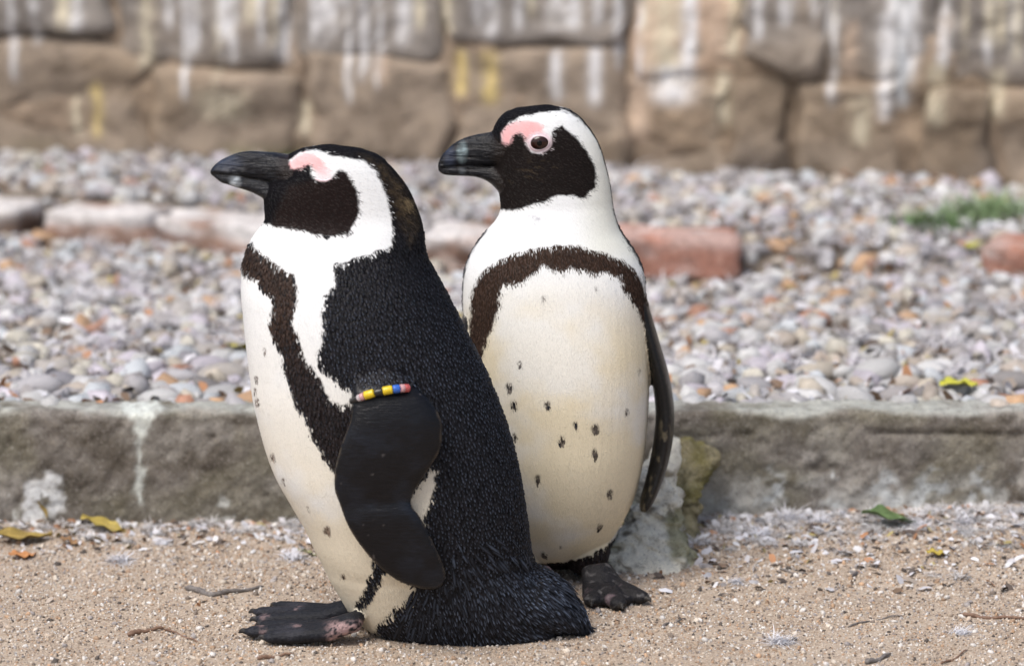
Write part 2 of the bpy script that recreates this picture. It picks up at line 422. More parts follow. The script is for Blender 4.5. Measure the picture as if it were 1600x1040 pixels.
# the wall goes on outside the picture
def course(z0, z1, ua, ub, seed):
    global sid
    u = ua
    while u < ub - 0.05:
        L = min(rng.uniform(0.2, 0.36), ub - u)
        stone(u + 0.006, u + L - 0.006, z0 + 0.006, z1 - 0.006, (brn, gry, gry, pnk)[sid % 4], sid, rng.uniform(-0.006, 0.012)); sid += 1; u += L
uL, _ = wall_uv(-95, 100); uR, _ = wall_uv(1720, 100)
for z0, z1 in ((0.17, 0.36), (0.36, 0.60)):
    course(z0, z1, -3.2, uL, 0); course(z0, z1, uR, 3.2, 0)
_, ztop = wall_uv(800, -92)
for k, (z0, z1) in enumerate([(ztop + 0.0, ztop + 0.17), (ztop + 0.17, ztop + 0.36), (ztop + 0.36, ztop + 0.52)]): course(z0, z1, -3.2 - 0.1 * k, 3.2, 0)
nu, nz = 900, 110
U, Z = np.meshgrid(np.linspace(-3.3, 3.3, nu), np.linspace(0.0, ztop + 0.5, nz), indexing='ij')
P = np.stack([U.ravel(), np.zeros(U.size), Z.ravel()], 1)
V = P.copy(); V[:, 1] = 0.012 - (fbm(P, 9, 5, 77) - 0.5) * 0.085
me = mk_mesh('mortar', V, grid_faces(nu, nz), m_mortar, True, wall_tint(V, (.29, .225, .17), 78, 1.2))
if me.polygons[0].normal.y > 0: me.flip_normals()
link('mortar', me, wall)
bm = bmesh.new(); bmesh.ops.create_cube(bm, size=1); me = bpy.data.meshes.new('wall_core'); 
for v_ in bm.verts: v_.co = Vector((v_.co.x * 6.6, v_.co.y * 0.2 + 0.18, (v_.co.z + 0.5) * (ztop + 0.5)))
bm.to_mesh(me); bm.free(); me.materials.append(m_soil); link('wall_core', me, wall)

# ------------------------------------------------------------------ brick edging on the terrace
def rough_box(L, D, H, seed, tint_fn, mat, name, n=(26, 12, 10), r=0.008, amp=0.006):
    bm = bmesh.new(); bmesh.ops.create_cube(bm, size=1)
    bmesh.ops.subdivide_edges(bm, edges=bm.edges[:], cuts=9, use_grid_fill=True)
    V = np.array([v.co[:] for v in bm.verts]) * 2
    Fc = [[v.index for v in f.verts] for f in bm.faces]; bm.free()
    h = np.array([L, D, H]) / 2
    P = V * h
    q = np.clip(P, -(h - r), h - r); dlt = P - q; ln = np.linalg.norm(dlt, axis=1)[:, None]
    P = np.where(ln > 1e-6, q + dlt / np.maximum(ln, 1e-6) * np.minimum(ln, r), P)
    nrm = V / np.linalg.norm(V, axis=1)[:, None]
    P = P + nrm * ((fbm(P + seed, 25, 4, seed) - 0.5) * amp * 2)[:, None]
    P[:, 2] += H / 2
    return mk_mesh(name, P, np.array(Fc), mat, True, tint_fn(P))
def brick_tint(base, lime, seed):
    def f(P):
        n = fbm(P + seed, 20, 4, 5)[:, None]; c = np.array(base) * (0.6 + 0.8 * n)
        k = (sst(0.045, 0.062, P[:, 2] + (n[:, 0] - 0.5) * 0.03) * lime * sst(.34, .5, fbm(P + seed, 12, 4, 9)) + sst(0.55, 0.7, fbm(P + seed, 30, 3, 8)) * 0.35)[:, None]; k = np.clip(k, 0, 1)
        return c * (1 - k) + np.array([0.62, 0.60, 0.60]) * k
    return f
edg = empty('brick_edging', (-0.5, edgeY(-0.5), 0.12)); tag(edg, 'low row of old bricks with whitened tops crossing the terrace behind the left penguin', 'edging')
ang = math.atan2(-0.34, 1)
bx = -1.6; k = 0
while bx < -0.03:
    L = rng.uniform(0.19, 0.225)
    red = (0.27, 0.17, 0.13) if k % 3 else (0.20, 0.14, 0.11)
    me = rough_box(L, 0.105, 0.078, 10 + k, brick_tint(red, 0.95, 10 + k), m_brick, 'brick', amp=.022, r=.010)
    o = link('brick', me, edg); xx = bx + L / 2; 
    o.location = Vector((xx, edgeY(xx), 0.113 + rng.uniform(-.004, .006))) - edg.location
    o.rotation_euler = (rng.uniform(-.04, .04), rng.uniform(-.03, .03), ang + rng.uniform(-.04, .04))
    bx += L + (0.001 if k != 3 else 0.035); k += 1
def lone_brick(px, py, z, yaw, L, red, label):
    me = rough_box(L, 0.105, 0.072, int(px), brick_tint(red, 0.3, int(px)), m_brick, 'brick', amp=.012, r=.012)
    o = link('brick', me); P = onz(px, py, z); o.location = (P.x, P.y + 0.05, z - 0.004); o.rotation_euler = (0.03, 0.02, yaw); tag(o, label, 'brick')
lone_brick(1052, 436, 0.142, 0.05, 0.21, (0.40, 0.20, 0.15), 'red brick lying on the pebbles right of the taller penguin\'s shoulder')
lone_brick(1625, 452, 0.140, -0.3, 0.15, (0.38, 0.19, 0.14), 'red brick half cut off by the right edge of the picture')

# ------------------------------------------------------------------ pebbles
pal = np.array([[.66,.65,.64],[.74,.73,.71],[.55,.53,.54],[.50,.46,.42],[.60,.53,.43],[.44,.41,.40],[.58,.50,.42],[.66,.69,.71],[.30,.28,.27],[.60,.38,.22],[.50,.26,.17],[.64,.59,.64],[.30,.29,.31],[.66,.62,.52]])
pal = pal * np.array([.80, .81, .83])
pw = np.array([12, 12, 9, 8, 8, 6, 7, 10, 4, 4, 2, 10, 3, 7.]); pw /= pw.sum()
IV, IT = ico(2); IV1, IT1 = ico(1)
peb_meshes = []
for k in range(10):
    n = fbm(IV + k * 3, 1.4, 3, k)[:, None]
    V = IV * (0.72 + 0.56 * n) * np.array([1, rng.uniform(.65, .9), rng.uniform(.34, .55)])
    peb_meshes.append(mk_mesh('pebble', V, IT, m_pebble))
def peb_ok(x, y):
    ok = (y < wallY(x) - 0.03) & (y > KY + 0.04)
    e = edgeY(x); return ok & ~((x < 0.2) & (np.abs(y - e) < 0.07))
# individual ones, nearest to the kerb and largest
cells = {}; placed = []
def far_enough(x, y, r):
    for (a, b, c_) in placed:
        if (a - x) ** 2 + (b - y) ** 2 < (0.80 * (c_ + r)) ** 2: return False
    return True
big = [(205, 575, .034, 7), (1085, 560, .03, 1), (1365, 570, .036, 1), (1270, 570, .03, 4), (1300, 562, .018, 9), (1180, 562, .03, 11), (1590, 572, .03, 6),
       (1335, 612, .032, 0), (1160, 605, .028, 7), (250, 610, .03, 1), (330, 590, .026, 8), (60, 610, .028, 1), (120, 600, .026, 6), (20, 615, .02, 7),
       (280, 562, .024, 10), (155, 590, .016, 9), (1050, 585, .024, 13), (1400, 605, .026, 5), (1540, 600, .028, 0), (1480, 575, .026, 2), (1230, 615, .026, 5), (1060, 612, .022, 4), (330, 555, .03, 11), (80, 565, .03, 3), (1440, 600, .02, 8)]
for px, py, r, ci in big:
    P = onz(px, py + 12, 0.14); placed.append((P.x, P.y, r)); P.z = 0; cells[len(placed) - 1] = ci
tries = 0
while len(placed) < 290 and tries < 60000:
    tries += 1
    y = KY + 0.055 + rng.random() ** 1.2 * 0.75; x = rng.uniform(-1, 1) * (0.145 * y + 0.04)
    r = rng.uniform(0.016, 0.040) if y < KY + .28 else rng.uniform(.013, .028)
    if far_enough(x, y, r): placed.append((x, y, r))
for i, (x, y, r) in enumerate(placed):
    o = link('pebble', peb_meshes[i % 10], terrace)
    z = float(terr_h(np.array([x]), np.array([y]))[0]); s = r * 1.12
    o.location = (x, y, z + r * 0.22); o.scale = (s, s * rng.uniform(.85, 1.1), s * rng.uniform(.9, 1.15))
    o.rotation_euler = (rng.normal(0, .18), rng.normal(0, .18), rng.uniform(0, 6.28))
    ci = cells.get(i); ci = ci if ci is not None else rng.choice(len(pal), p=pw)
    c = pal[ci] * rng.uniform(.8, 1.2); o.color = (*np.clip(c, 0, .8), 1)
def scatter(name, n, xr, yr, sz, hf, mat, V0, T0, palette, pwt, squash=(.9, .8, .55), tilt=.3, sink=.2, okf=None, parent=None, shape_noise=0.0):
    x = rng.uniform(*xr, n); y = rng.uniform(*yr, n)
    if okf is not None: k = okf(x, y); x, y = x[k], y[k]
    n = len(x); s = sz(n, x, y)
    z = hf(x, y)
    RM = yawtilt(n, tilt)
    sc = np.stack([s * rng.uniform(.8, 1.2, n), s * squash[1] * rng.uniform(.7, 1.2, n), s * squash[2] * rng.uniform(.7, 1.3, n)], 1)
    B = V0[None] * sc[:, None, :]
    if shape_noise: B = B * (1 + rng.normal(0, shape_noise, (n, len(V0), 1)))
    B = np.einsum('nij,nkj->nki', RM, B)
    B[:, :, 0] += x[:, None]; B[:, :, 1] += y[:, None]; B[:, :, 2] += (z + sc[:, 2] * sink)[:, None]
    Fc = (T0[None] + (np.arange(n) * len(V0))[:, None, None]).reshape(-1, T0.shape[1])
    ci = rng.choice(len(palette), size=n, p=pwt); col = palette[ci] * rng.uniform(.8, 1.12, (n, 1))
    me = mk_mesh(name, B.reshape(-1, 3), Fc, mat, True, np.repeat(np.clip(col, 0, .85), len(V0), 0))
    o = link(name, me, parent); return o
o = scatter('small_pebbles', 10500, (-1.25, 1.25), (KY + .045, 6.6), lambda n, x, y: .006 + .021 * rng.random(n) ** 1.6, terr_h, m_pebble_a, IV1, IT1, pal, pw, okf=peb_ok, shape_noise=.10, tilt=.5, sink=.5)
tag(o, 'pale pebbles and gravel covering the terrace behind the kerb', 'pebbles', kind='stuff')

# ------------------------------------------------------------------ grit on the sand
gp = np.array([[.50,.41,.33],[.44,.345,.26],[.62,.55,.47],[.36,.25,.17],[.22,.18,.15],[.10,.085,.075],[.52,.35,.23],[.70,.67,.64],[.36,.33,.32]])
gw = np.array([18, 14, 16, 9, 9, 6, 6, 15, 10.]); gw /= gw.sum()
OV = np.array([[1,0,0],[-1,0,0],[0,1,0],[0,-1,0],[0,0,1],[0,0,-1.]]); OT = np.array([[0,2,4],[2,1,4],[1,3,4],[3,0,4],[2,0,5],[1,2,5],[3,1,5],[0,3,5]])
def sand_ok(x, y): return (np.abs(x) < .148 * y + .05)
o = scatter('sand_grit', 62000, (-.85, .85), (3.72, KY - .005), lambda n, x, y: .0010 + .0019 * rng.random(n) ** 2.2, sand_h, m_grit, OV, OT, gp, gw, okf=sand_ok, squash=(1, .9, .75), tilt=1.2, sink=.2, shape_noise=.15)
tag(o, 'fine orange, white and grey grit strewn over the sand', 'grit', kind='stuff')
def litter_ok(x, y):
    d = np.clip(np.where(x > .15, (y - 4.12) / .42, (y - 4.34) / .2), 0.02, 1)
    return sand_ok(x, y) & (rng.random(len(x)) < d ** 1.5)
o = scatter('coarse_grit', 13000, (-.85, .85), (3.75, KY - .005), lambda n, x, y: .0019 + .0036 * rng.random(n) ** 3, sand_h, m_grit, IV1, IT1, gp, np.array([14, 10, 16, 6, 10, 6, 6, 22, 10.]) / 100, okf=lambda x, y: sand_ok(x, y) & (rng.random(len(x)) < .35 + .65 * sst(4.1, 4.5, y) * sst(-.9, .2, x)), squash=(1, .8, .55), tilt=.7, sink=.3, shape_noise=.12)
tag(o, 'coarser pebbly grit lying on the sand towards the kerb', 'grit', kind='stuff')

# flakes: chips of shell, leaf crumbs, feather bits
FV = np.array([[-1, -.35, 0], [0, -.5, .15], [1, -.1, 0], [.7, .4, .1], [-.2, .5, .2], [-.9, .3, 0.]]); FT = np.array([[0, 1, 4], [0, 4, 5], [1, 2, 3], [1, 3, 4]])
lp = np.array([[.62,.62,.66],[.55,.54,.57],[.40,.34,.29],[.20,.14,.10],[.10,.08,.07],[.42,.22,.12],[.36,.30,.13],[.70,.70,.72]]); lw = np.array([20, 16, 14, 14, 8, 7, 6, 15.]); lw /= lw.sum()
o = scatter('litter_crumbs', 17000, (-.85, .85), (4.0, KY - .005), lambda n, x, y: .002 + .0075 * rng.random(n) ** 2.5, lambda x, y: sand_h(x, y) + .001, m_litter, FV, FT, lp, lw, okf=litter_ok, squash=(1, 1, 1), tilt=.5, sink=.2)
tag(o, 'crumbs of leaf, shell and feather gathered below the kerb', 'litter', kind='stuff')

# ------------------------------------------------------------------ down feathers
def down_arrays(n, size, seed, flat=.45, kind=0):
    r = np.random.default_rng(seed); V = []; Fc = []; 
    for i in range(n):
        az = r.uniform(0, 6.283) if kind == 0 else r.normal(0, .75) + seed + (math.pi if r.random() < .25 else 0)
        el = r.uniform(.02, 1.1) * flat * 1.6; L = size * r.uniform(.4, 1.0); wd = size * r.uniform(.010, .030)
        d = np.array([math.cos(az) * math.cos(el), math.sin(az) * math.cos(el), math.sin(el)])
        s = np.cross(d, [0, 0, 1]); s /= np.linalg.norm(s) + 1e-9
        o_ = r.normal(0, size * .22, 3) * [1, 1, .3]; bend = r.normal(0, .55) * L
        b = len(V)
        for t in (0, .35, .7, 1):
            c = o_ + d * L * t + s * bend * t * t + np.array([0, 0, -L * .30 * t * t]); ww = wd * (1 - t) ** .6 + wd * .05
            V += [c - s * ww, c + s * ww]
        for q in range(3): Fc.append([b + 2*q, b + 2*q + 1, b + 2*q + 3, b + 2*q + 2])
    return np.array(V), np.array(Fc)
def join_many(parts):
    V, Fc, Cc, b = [], [], [], 0
    for v, f, c in parts:
        V.append(v); Fc.append(f + b); b += len(v); Cc.append(np.tile(np.array(c, float), (len(v), 1)) if np.ndim(c) == 1 else c)
    return np.concatenate(V), np.concatenate(Fc), np.concatenate(Cc)
protos = [down_arrays(44, 1.0, 50 + k) for k in range(8)]
def place_arr(v, x, y, z, s, yaw):
    c, s_ = math.cos(yaw), math.sin(yaw)
    o_ = v * s; return np.stack([o_[:, 0] * c - o_[:, 1] * s_ + x, o_[:, 0] * s_ + o_[:, 1] * c + y, np.maximum(o_[:, 2], 0) + z], 1)
parts = []
for k in range(760):                                   # on the terrace, thick towards the wall
    y = 4.75 + rng.random() ** .8 * 1.7; x = rng.uniform(-1, 1) * (.148 * y + .04)
    if y > wallY(x) - .03: continue
    z = float(terr_h(np.array([x]), np.array([y]))[0]) + .012
    v, f = protos[k % 8]; parts.append((place_arr(v, x, y, z, rng.uniform(.018, .058), rng.uniform(0, 6.3)), f, np.array([.68, .66, .69]) * rng.uniform(.8, 1.08)))
V, Fc, Cc = join_many(parts)
tag(link('terrace_down', mk_mesh('terrace_down', V, Fc, m_litter, True, Cc)), 'moulted white down strewn over the terrace pebbles up to the wall', 'down feathers', kind='stuff')
parts = []
for k in range(330):
    x = rng.uniform(.17, .70) if k < 260 else rng.uniform(-.66, -.05); y = KY - .015 - abs(rng.normal(0, .07 if k < 260 else .035))
    z = float(sand_h(np.array([x]), np.array([y]))[0]) + .002
    v, f = protos[k % 8]; parts.append((place_arr(v, x, y, z, rng.uniform(.007, .028), rng.uniform(0, 6.3)), f, np.array([.70, .69, .70]) * rng.uniform(.65, 1.1)))
V, Fc, Cc = join_many(parts)
tag(link('kerb_down', mk_mesh('kerb_down', V, Fc, m_litter, True, Cc)), 'small grey white down feathers caught at the foot of the kerb', 'down feathers', kind='stuff')
def sandz(P): return float(sand_h(np.array([P.x]), np.array([P.y]))[0])
for i, (px, py, s, lab) in enumerate([
    (190, 866, .026, 'white down feather curled on the sand near the kerb, left of the penguins'),
    (1145, 812, .022, 'white down feather by the mossy rock at the foot of the kerb'),
    (1232, 815, .034, 'largest spiky white down feather at the foot of the kerb, between rock and green leaf'),
    (1280, 822, .026, 'white down feather just left of the green leaf'),
    (1190, 838, .026, 'grey white down feather on the grit below the spiky one'),
    (1440, 835, .024, 'pale down feather right of the green leaf'),
    (1505, 832, .022, 'white down feather near the kerb at the right, below the ochre leaf'),
    (1150, 900, .016, 'small pale down feather on the sand between the rock and the fluffy clump'),
    (1215, 990, .026, 'fluffy white down clump alone on the sand in the right foreground'),
    (1500, 976, .016, 'thin white feather on the sand under the reddish twig'),
    (455, 862, .024, 'white down feather behind the left penguin\'s belly'),
    (255, 838, .016, 'small down feather beside the curled one at the kerb foot')]):
    P = onz(px, py, 0.008); P.z = sandz(P) + .001
    v, f = down_arrays(150, s * 1.15, 400 + i, .55, 1); v[:, 2] = np.maximum(v[:, 2], 0)
    o = link('down_feather', mk_mesh('down_feather', v, f, m_litter, True, np.tile([.70, .70, .74], (len(v), 1)))); o.location = P
    tag(o, lab, 'feather', 'loose down feathers on the sand')

o = scatter('terrace_litter', 9000, (-1.15, 1.15), (KY + .05, 6.5), lambda n, x, y: .003 + .011 * rng.random(n) ** 2, lambda x, y: terr_h(x, y) + .012, m_litter, FV, FT, lp, np.array([16, 12, 18, 16, 10, 12, 8, 8.]) / 100, okf=peb_ok, squash=(1, 1, 1), tilt=.7, sink=.2)
tag(o, 'brown leaf crumbs and feather bits lying among the terrace pebbles', 'litter', kind='stuff')

# ------------------------------------------------------------------ leaves and twigs
def leaf_mesh(L, W, lobes, curl, c1, c2, seed):
    r = np.random.default_rng(seed); n = 26; m_ = 9
    t = np.linspace(0, 1, n); ph = r.uniform(0, 6, 3); wv = W * np.sin(np.pi * np.clip(t, .02, .98) ** .85) ** .9 * (1 + lobes * (np.sin(t * 11 + ph[0]) * .45 + np.sin(t * 23 + ph[1]) * .25))
    s = np.linspace(-1, 1, m_); T, Sg = np.meshgrid(t, s, indexing='ij')
    x = T * L + Sg ** 2 * lobes * L * .05; y = Sg * wv[:, None]
    z = curl * L * (Sg ** 2 * .16 + .28 * np.sin(T * 3.1 + r.uniform(0, 2)) + .10 * np.sin(T * 8 + ph[2]) * Sg) + .0016 * np.sin(T * 17 + Sg * 2) * np.abs(Sg)
    V = np.stack([x - L / 2, y, z], -1).reshape(-1, 3); V[:, 2] -= V[:, 2].min()
    Pn = V * 1.0; f = fbm(Pn + seed, 60, 3, seed)[:, None]
    vein = (np.exp(-(Sg.ravel() / .12) ** 2) * .5)[:, None]
    col = np.array(c1) * (1 - f) + np.array(c2) * f; col = col * (1 + vein)
    Fq = grid_faces(n, m_)
    V2 = V - [0, 0, .0006]; Fc = np.concatenate([Fq, Fq[:, ::-1] + len(V)])
    return mk_mesh('leaf', np.concatenate([V, V2]), Fc, m_leaf, True, np.concatenate([col, col]))
m_leaf = M_attr('dead_leaf', .6, .35, 250, .3, .3)
GR, GR2, OC, OC2, OR, OR2, YG, YG2 = (.07, .13, .045), (.16, .22, .09), (.26, .18, .05), (.38, .28, .08), (.42, .17, .06), (.55, .28, .12), (.42, .42, .04), (.55, .52, .08)
def leaf(px, py, z, L, W, yaw, tilt, c1, c2, curl, label, lobes=.35, roll=0):
    me = leaf_mesh(L, W, lobes, curl, c1, c2, int(px)); o = link('leaf', me); P = onz(px, py, z)
    if py > 700: P.y = min(P.y, KY - .016)
    if P.y < KY - .01: P.z = sandz(P) + .003
    else: P.z = float(terr_h(np.array([P.x]), np.array([P.y]))[0]) + .02
    o.location = P; o.rotation_euler = (roll, tilt, yaw); tag(o, label, 'leaf', 'fallen leaves')
leaf(1392, 818, .02, .078, .021, .1, .05, GR, GR2, .35, 'crumpled green leaf at the foot of the kerb on the right')
leaf(1400, 800, .025, .085, .010, -.05, 0, OR, OC2, .1, 'long flat ochre leaf lying against the kerb behind the green leaf', .1)
leaf(1466, 858, .02, .030, .011, .2, 0, (.4, .3, .05), (.5, .4, .08), .2, 'small yellow leaf on the grit below the green leaf', .1)
leaf(35, 845, 0, .075, .021, .2, -.1, OC, OC2, .3, 'olive yellow leaf at the kerb foot, nearest the left edge')
leaf(75, 812, 0, .058, .015, .3, 1.0, OC, OC2, .2, 'upright pointed ochre leaf leaning on the kerb below the white splash', .15)
leaf(160, 828, 0, .060, .018, -.2, .1, (.34, .26, .06), (.46, .36, .1), .3, 'yellowish leaf between the white splash and the curled white feather')
leaf(35, 868, 0, .036, .015, .5, 0, OR, OR2, .2, 'small orange leaf on the sand at the left edge', .2)
leaf(108, 850, 0, .028, .008, -.5, .1, (.2, .12, .06), (.34, .2, .1), .3, 'brown crumpled leaf beside the orange one at the left')
leaf(1497, 630, .13, .050, .020, .1, -.1, YG, YG2, .35, 'bright yellow green leaf on the pebbles just above the kerb at the right', .5)
leaf(372, 565, .13, .045, .018, 1.2, .3, (.4, .33, .05), (.5, .45, .1), .3, 'yellow leaf on the pebbles beside the left penguin\'s chest')
leaf(480, 868, 0, .03, .007, .6, .2, (.3, .3, .16), (.4, .4, .2), .3, 'pale dry leaf behind the left penguin\'s belly at the kerb foot', .1)
leaf(1522, 410, .16, .04, .012, .3, -.3, (.3, .3, .04), (.42, .4, .08), .3, 'blurred yellow green leaf left of the cut off red brick')
m_twig = M_solid('twig_bark', (.10, .055, .035), (.26, .16, .11), 200, .7, .5, .001)
m_twig_grey = M_solid('grey_bark', (.07, .06, .055), (.24, .22, .21), 200, .7, .5, .001)
def twig(pts, r, mat, label):
    P = [onz(a, b, .003) for a, b in pts]; o0 = P[0].copy()
    V, Fc = [], []; ns = 8
    Q = []
    for i in range(len(P) - 1):
        for t in np.linspace(0, 1, 6, endpoint=False): Q.append(P[i].lerp(P[i + 1], t))
    Q.append(P[-1])
    for i, q in enumerate(Q):
        q = q.copy(); q.z = sandz(q) + r * .7 + .0012 * math.sin(i * .8)
        d = (Q[min(i + 1, len(Q) - 1)] - Q[max(i - 1, 0)]).normalized(); s = d.cross(Vector((0, 0, 1))).normalized(); u = s.cross(d)
        rr = r * (1 - .55 * i / len(Q)) * (1 + .22 * math.sin(i * 2.3))
        if i in (0, len(Q) - 1): rr *= .5
        for k in range(ns):
            a = 6.2832 * k / ns; V.append((q + s * math.cos(a) * rr + u * math.sin(a) * rr - o0)[:])
    for i in range(len(Q) - 1):
        for k in range(ns): Fc.append([i*ns+k, i*ns+(k+1) % ns, (i+1)*ns+(k+1) % ns, (i+1)*ns+k])
    Fc.append(list(range(ns))[::-1]); Fc.append([(len(Q)-1)*ns + k for k in range(ns)])
    o = link('twig', mk_mesh('twig', V, Fc, mat)); o.location = o0; tag(o, label, 'twig', 'twigs lying on the sand')
twig([(200, 987), (232, 980), (256, 976)], .0034, m_twig, 'short reddish brown twig on the sand left of the penguin\'s feet')
twig([(256, 977), (290, 988), (310, 998)], .0016, m_twig, 'thin pale twig trailing from the reddish brown one')
twig([(290, 915), (330, 926), (372, 920), (412, 914)], .0040, m_twig_grey, 'dark grey twig behind the left penguin\'s toes')
twig([(402, 1024), (430, 1021), (458, 1018)], .0026, m_twig, 'small twig directly below the left penguin\'s toes')
twig([(1500, 957), (1540, 960), (1600, 962), (1640, 966)], .0026, m_twig, 'straight reddish twig running off the right edge')
twig([(1325, 972), (1370, 962), (1410, 957)], .0013, m_twig_grey, 'thin grey twig on the sand in the right foreground')
twig([(1352, 1030), (1372, 1026), (1392, 1018)], .0034, m_twig_grey, 'stubby dark twig at the bottom edge, right half')
twig([(1468, 1030), (1495, 1018), (1512, 1008)], .0016, m_twig, 'slanting thin reddish twig at the bottom right')
twig([(1035, 972), (1055, 966), (1072, 960)], .0015, m_twig_grey, 'fine dark twig in front of the right penguin\'s toes')
twig([(1215, 890), (1240, 896), (1262, 898)], .0018, m_twig_grey, 'thin dark twig on the grit right of the rock')

# grass tufts on the terrace
m_grass = M_attr('grass_blade', .55, .3, 100, 0, .2)
def tuft(px, py, z, n, h, spread, label, c=(.10, .19, .05)):
    V, Fc, Cc = [], [], []
    for i in range(n):
        az = rng.uniform(0, 6.28); b0 = np.array([rng.normal(0, spread), rng.normal(0, spread * .6), 0]); L = h * rng.uniform(.5, 1.1); ln = rng.uniform(.2, .9)
        d = np.array([math.cos(az), math.sin(az), 0]); s = np.array([-d[1], d[0], 0]) * .0034; b = len(V)
        for t in (0, .4, .75, 1):
            cc = b0 + d * L * ln * t * t + np.array([0, 0, L * t * (1 - .3 * ln * t)]); V += [cc - s * (1.05 - t), cc + s * (1.05 - t)]
        for q in range(3): Fc.append([b+2*q, b+2*q+1, b+2*q+3, b+2*q+2])
        Cc += [np.array(c) * rng.uniform(.7, 1.4)] * 8
    o = link('grass_tuft', mk_mesh('grass_tuft', V, np.array(Fc), m_grass, True, np.array(Cc))); P = onz(px, py, z); P.z = float(terr_h(np.array([P.x]), np.array([P.y]))[0]); o.location = P
    tag(o, label, 'grass tuft', kind='stuff')
tuft(1455, 376, .17, 190, .050, .034, 'darker green grass tuft on the terrace, nearer of the two at the right', (.12, .20, .08))
tuft(1548, 350, .18, 260, .058, .044, 'paler green grass tuft against the wall at the far right', (.22, .31, .16))
tuft(70, 262, .19, 110, .025, .045, 'dull green grass tuft by the wall at the far left', (.13, .15, .08))
tuft(160, 238, .2, 60, .02, .02, 'small bright grass tuft at the wall foot, left of centre', (.14, .22, .04))
tuft(1075, 285, .19, 60, .02, .02, 'faint grass tuft at the wall foot right of the taller penguin', (.18, .24, .12))
tuft(445, 248, .2, 40, .02, .015, 'tiny moss green tuft behind the left penguin\'s beak', (.15, .2, .05))

# ------------------------------------------------------------------ rock behind the right penguin
def rock(name, poly, Y0, Y1, depth, label, seed, tintf):
    # silhouette stations from top to bottom -> rounded rough rock
    rows = sorted(poly); ys_ = np.linspace(rows[0][0], rows[-1][0], 90)
    A = np.array(rows, float)
    V = []; ns = 110
    for i, yy in enumerate(ys_):
        xl = np.interp(yy, A[:, 0], A[:, 1]); xr = np.interp(yy, A[:, 0], A[:, 2]); t = i / 89
        Yc = Y0 + (Y1 - Y0) * t; a = at(xl, yy, Yc); b = at(xr, yy, Yc); hd = depth * (.35 + .65 * t)
        if i in (0, ): hd *= .3
        for k in range(ns):
            an = 6.2832 * k / ns; cx = math.cos(an); sx = math.sin(an)
            cx = math.copysign(abs(cx) ** .8, cx); sx = math.copysign(abs(sx) ** .8, sx)
            V.append(((a.x + b.x) / 2 + (b.x - a.x) / 2 * cx, Yc + hd * sx, a.z))
    V = np.array(V); c = V.mean(0); 
    N = V - c; N[:, 2] *= .3; N /= np.linalg.norm(N, axis=1)[:, None]
    rid = np.abs(fbm(V, 16, 4, seed) - .5) * 2
    V = V + N * ((fbm(V, 20, 4, seed) - .5) * .05 + (.25 - rid) * .03 + (fbm(V, 80, 3, seed) - .5) * .020)[:, None]
    Fc = []
    for i in range(89):
        for k in range(ns): Fc.append([i*ns+k, i*ns+(k+1) % ns, (i+1)*ns+(k+1) % ns, (i+1)*ns+k])
    Fc.append(list(range(ns)))
    me = mk_mesh(name, V, Fc, m_rock, True, tintf(V)); bm = bmesh.new(); bm.from_mesh(me); bmesh.ops.recalc_face_normals(bm, faces=bm.faces); bm.to_mesh(me); bm.free()
    o = link(name, me); tag(o, label, 'rock')
def rt(V):
    n = fbm(V, 18, 4, 7); n2 = fbm(V, 40, 3, 8)
    c = np.array([.20, .17, .12]) * (1 - n[:, None]) + np.array([.33, .29, .22]) * n[:, None]
    k = sst(.30, .42, n2 + .16 * vn(V, 9, 5) - .02)[:, None]; c = c * (1 - k) + np.array([.84, .81, .70]) * k
    cv = (1 - sst(.0, .035, np.abs(fbm(V, 22, 4, 71) - .5)))[:, None] * .75; c = c * (1 - cv) + np.array([.13, .10, .07]) * cv  # crevice shade painted into the tint as dark lines
    g = (sst(.54, .64, fbm(V, 16, 3, 12)) * .7 * (1 - sst(.10, .15, V[:, 2])))[:, None]; return c * (1 - g) + np.array([.22, .21, .08]) * g
def rt2(V):
    n = fbm(V, 22, 4, 17)[:, None]; c = np.array([.15, .12, .06]) * (1 - n) + np.array([.42, .38, .24]) * n
    g = sst(.5, .6, fbm(V, 12, 3, 19))[:, None] * .8; return c * (1 - g) + np.array([.17, .15, .045]) * g
rock('rock', [(684, 1030, 1060), (705, 1018, 1066), (740, 1000, 1062), (775, 985, 1064), (800, 975, 1068), (830, 960, 1074), (860, 950, 1086), (885, 944, 1104), (915, 940, 1112)], 4.46, 4.32, .05, 'whitish guano crusted rock standing behind the taller penguin\'s flipper', 4, rt)
rock('rock', [(684, 1045, 1078), (698, 1040, 1104), (720, 1038, 1118), (742, 1040, 1112), (765, 1040, 1096), (800, 1040, 1092), (840, 1040, 1088), (870, 1040, 1084)], 4.52, 4.45, .04, 'mossy ochre brown rock chunk leaning on the kerb behind the white rock', 14, rt2)

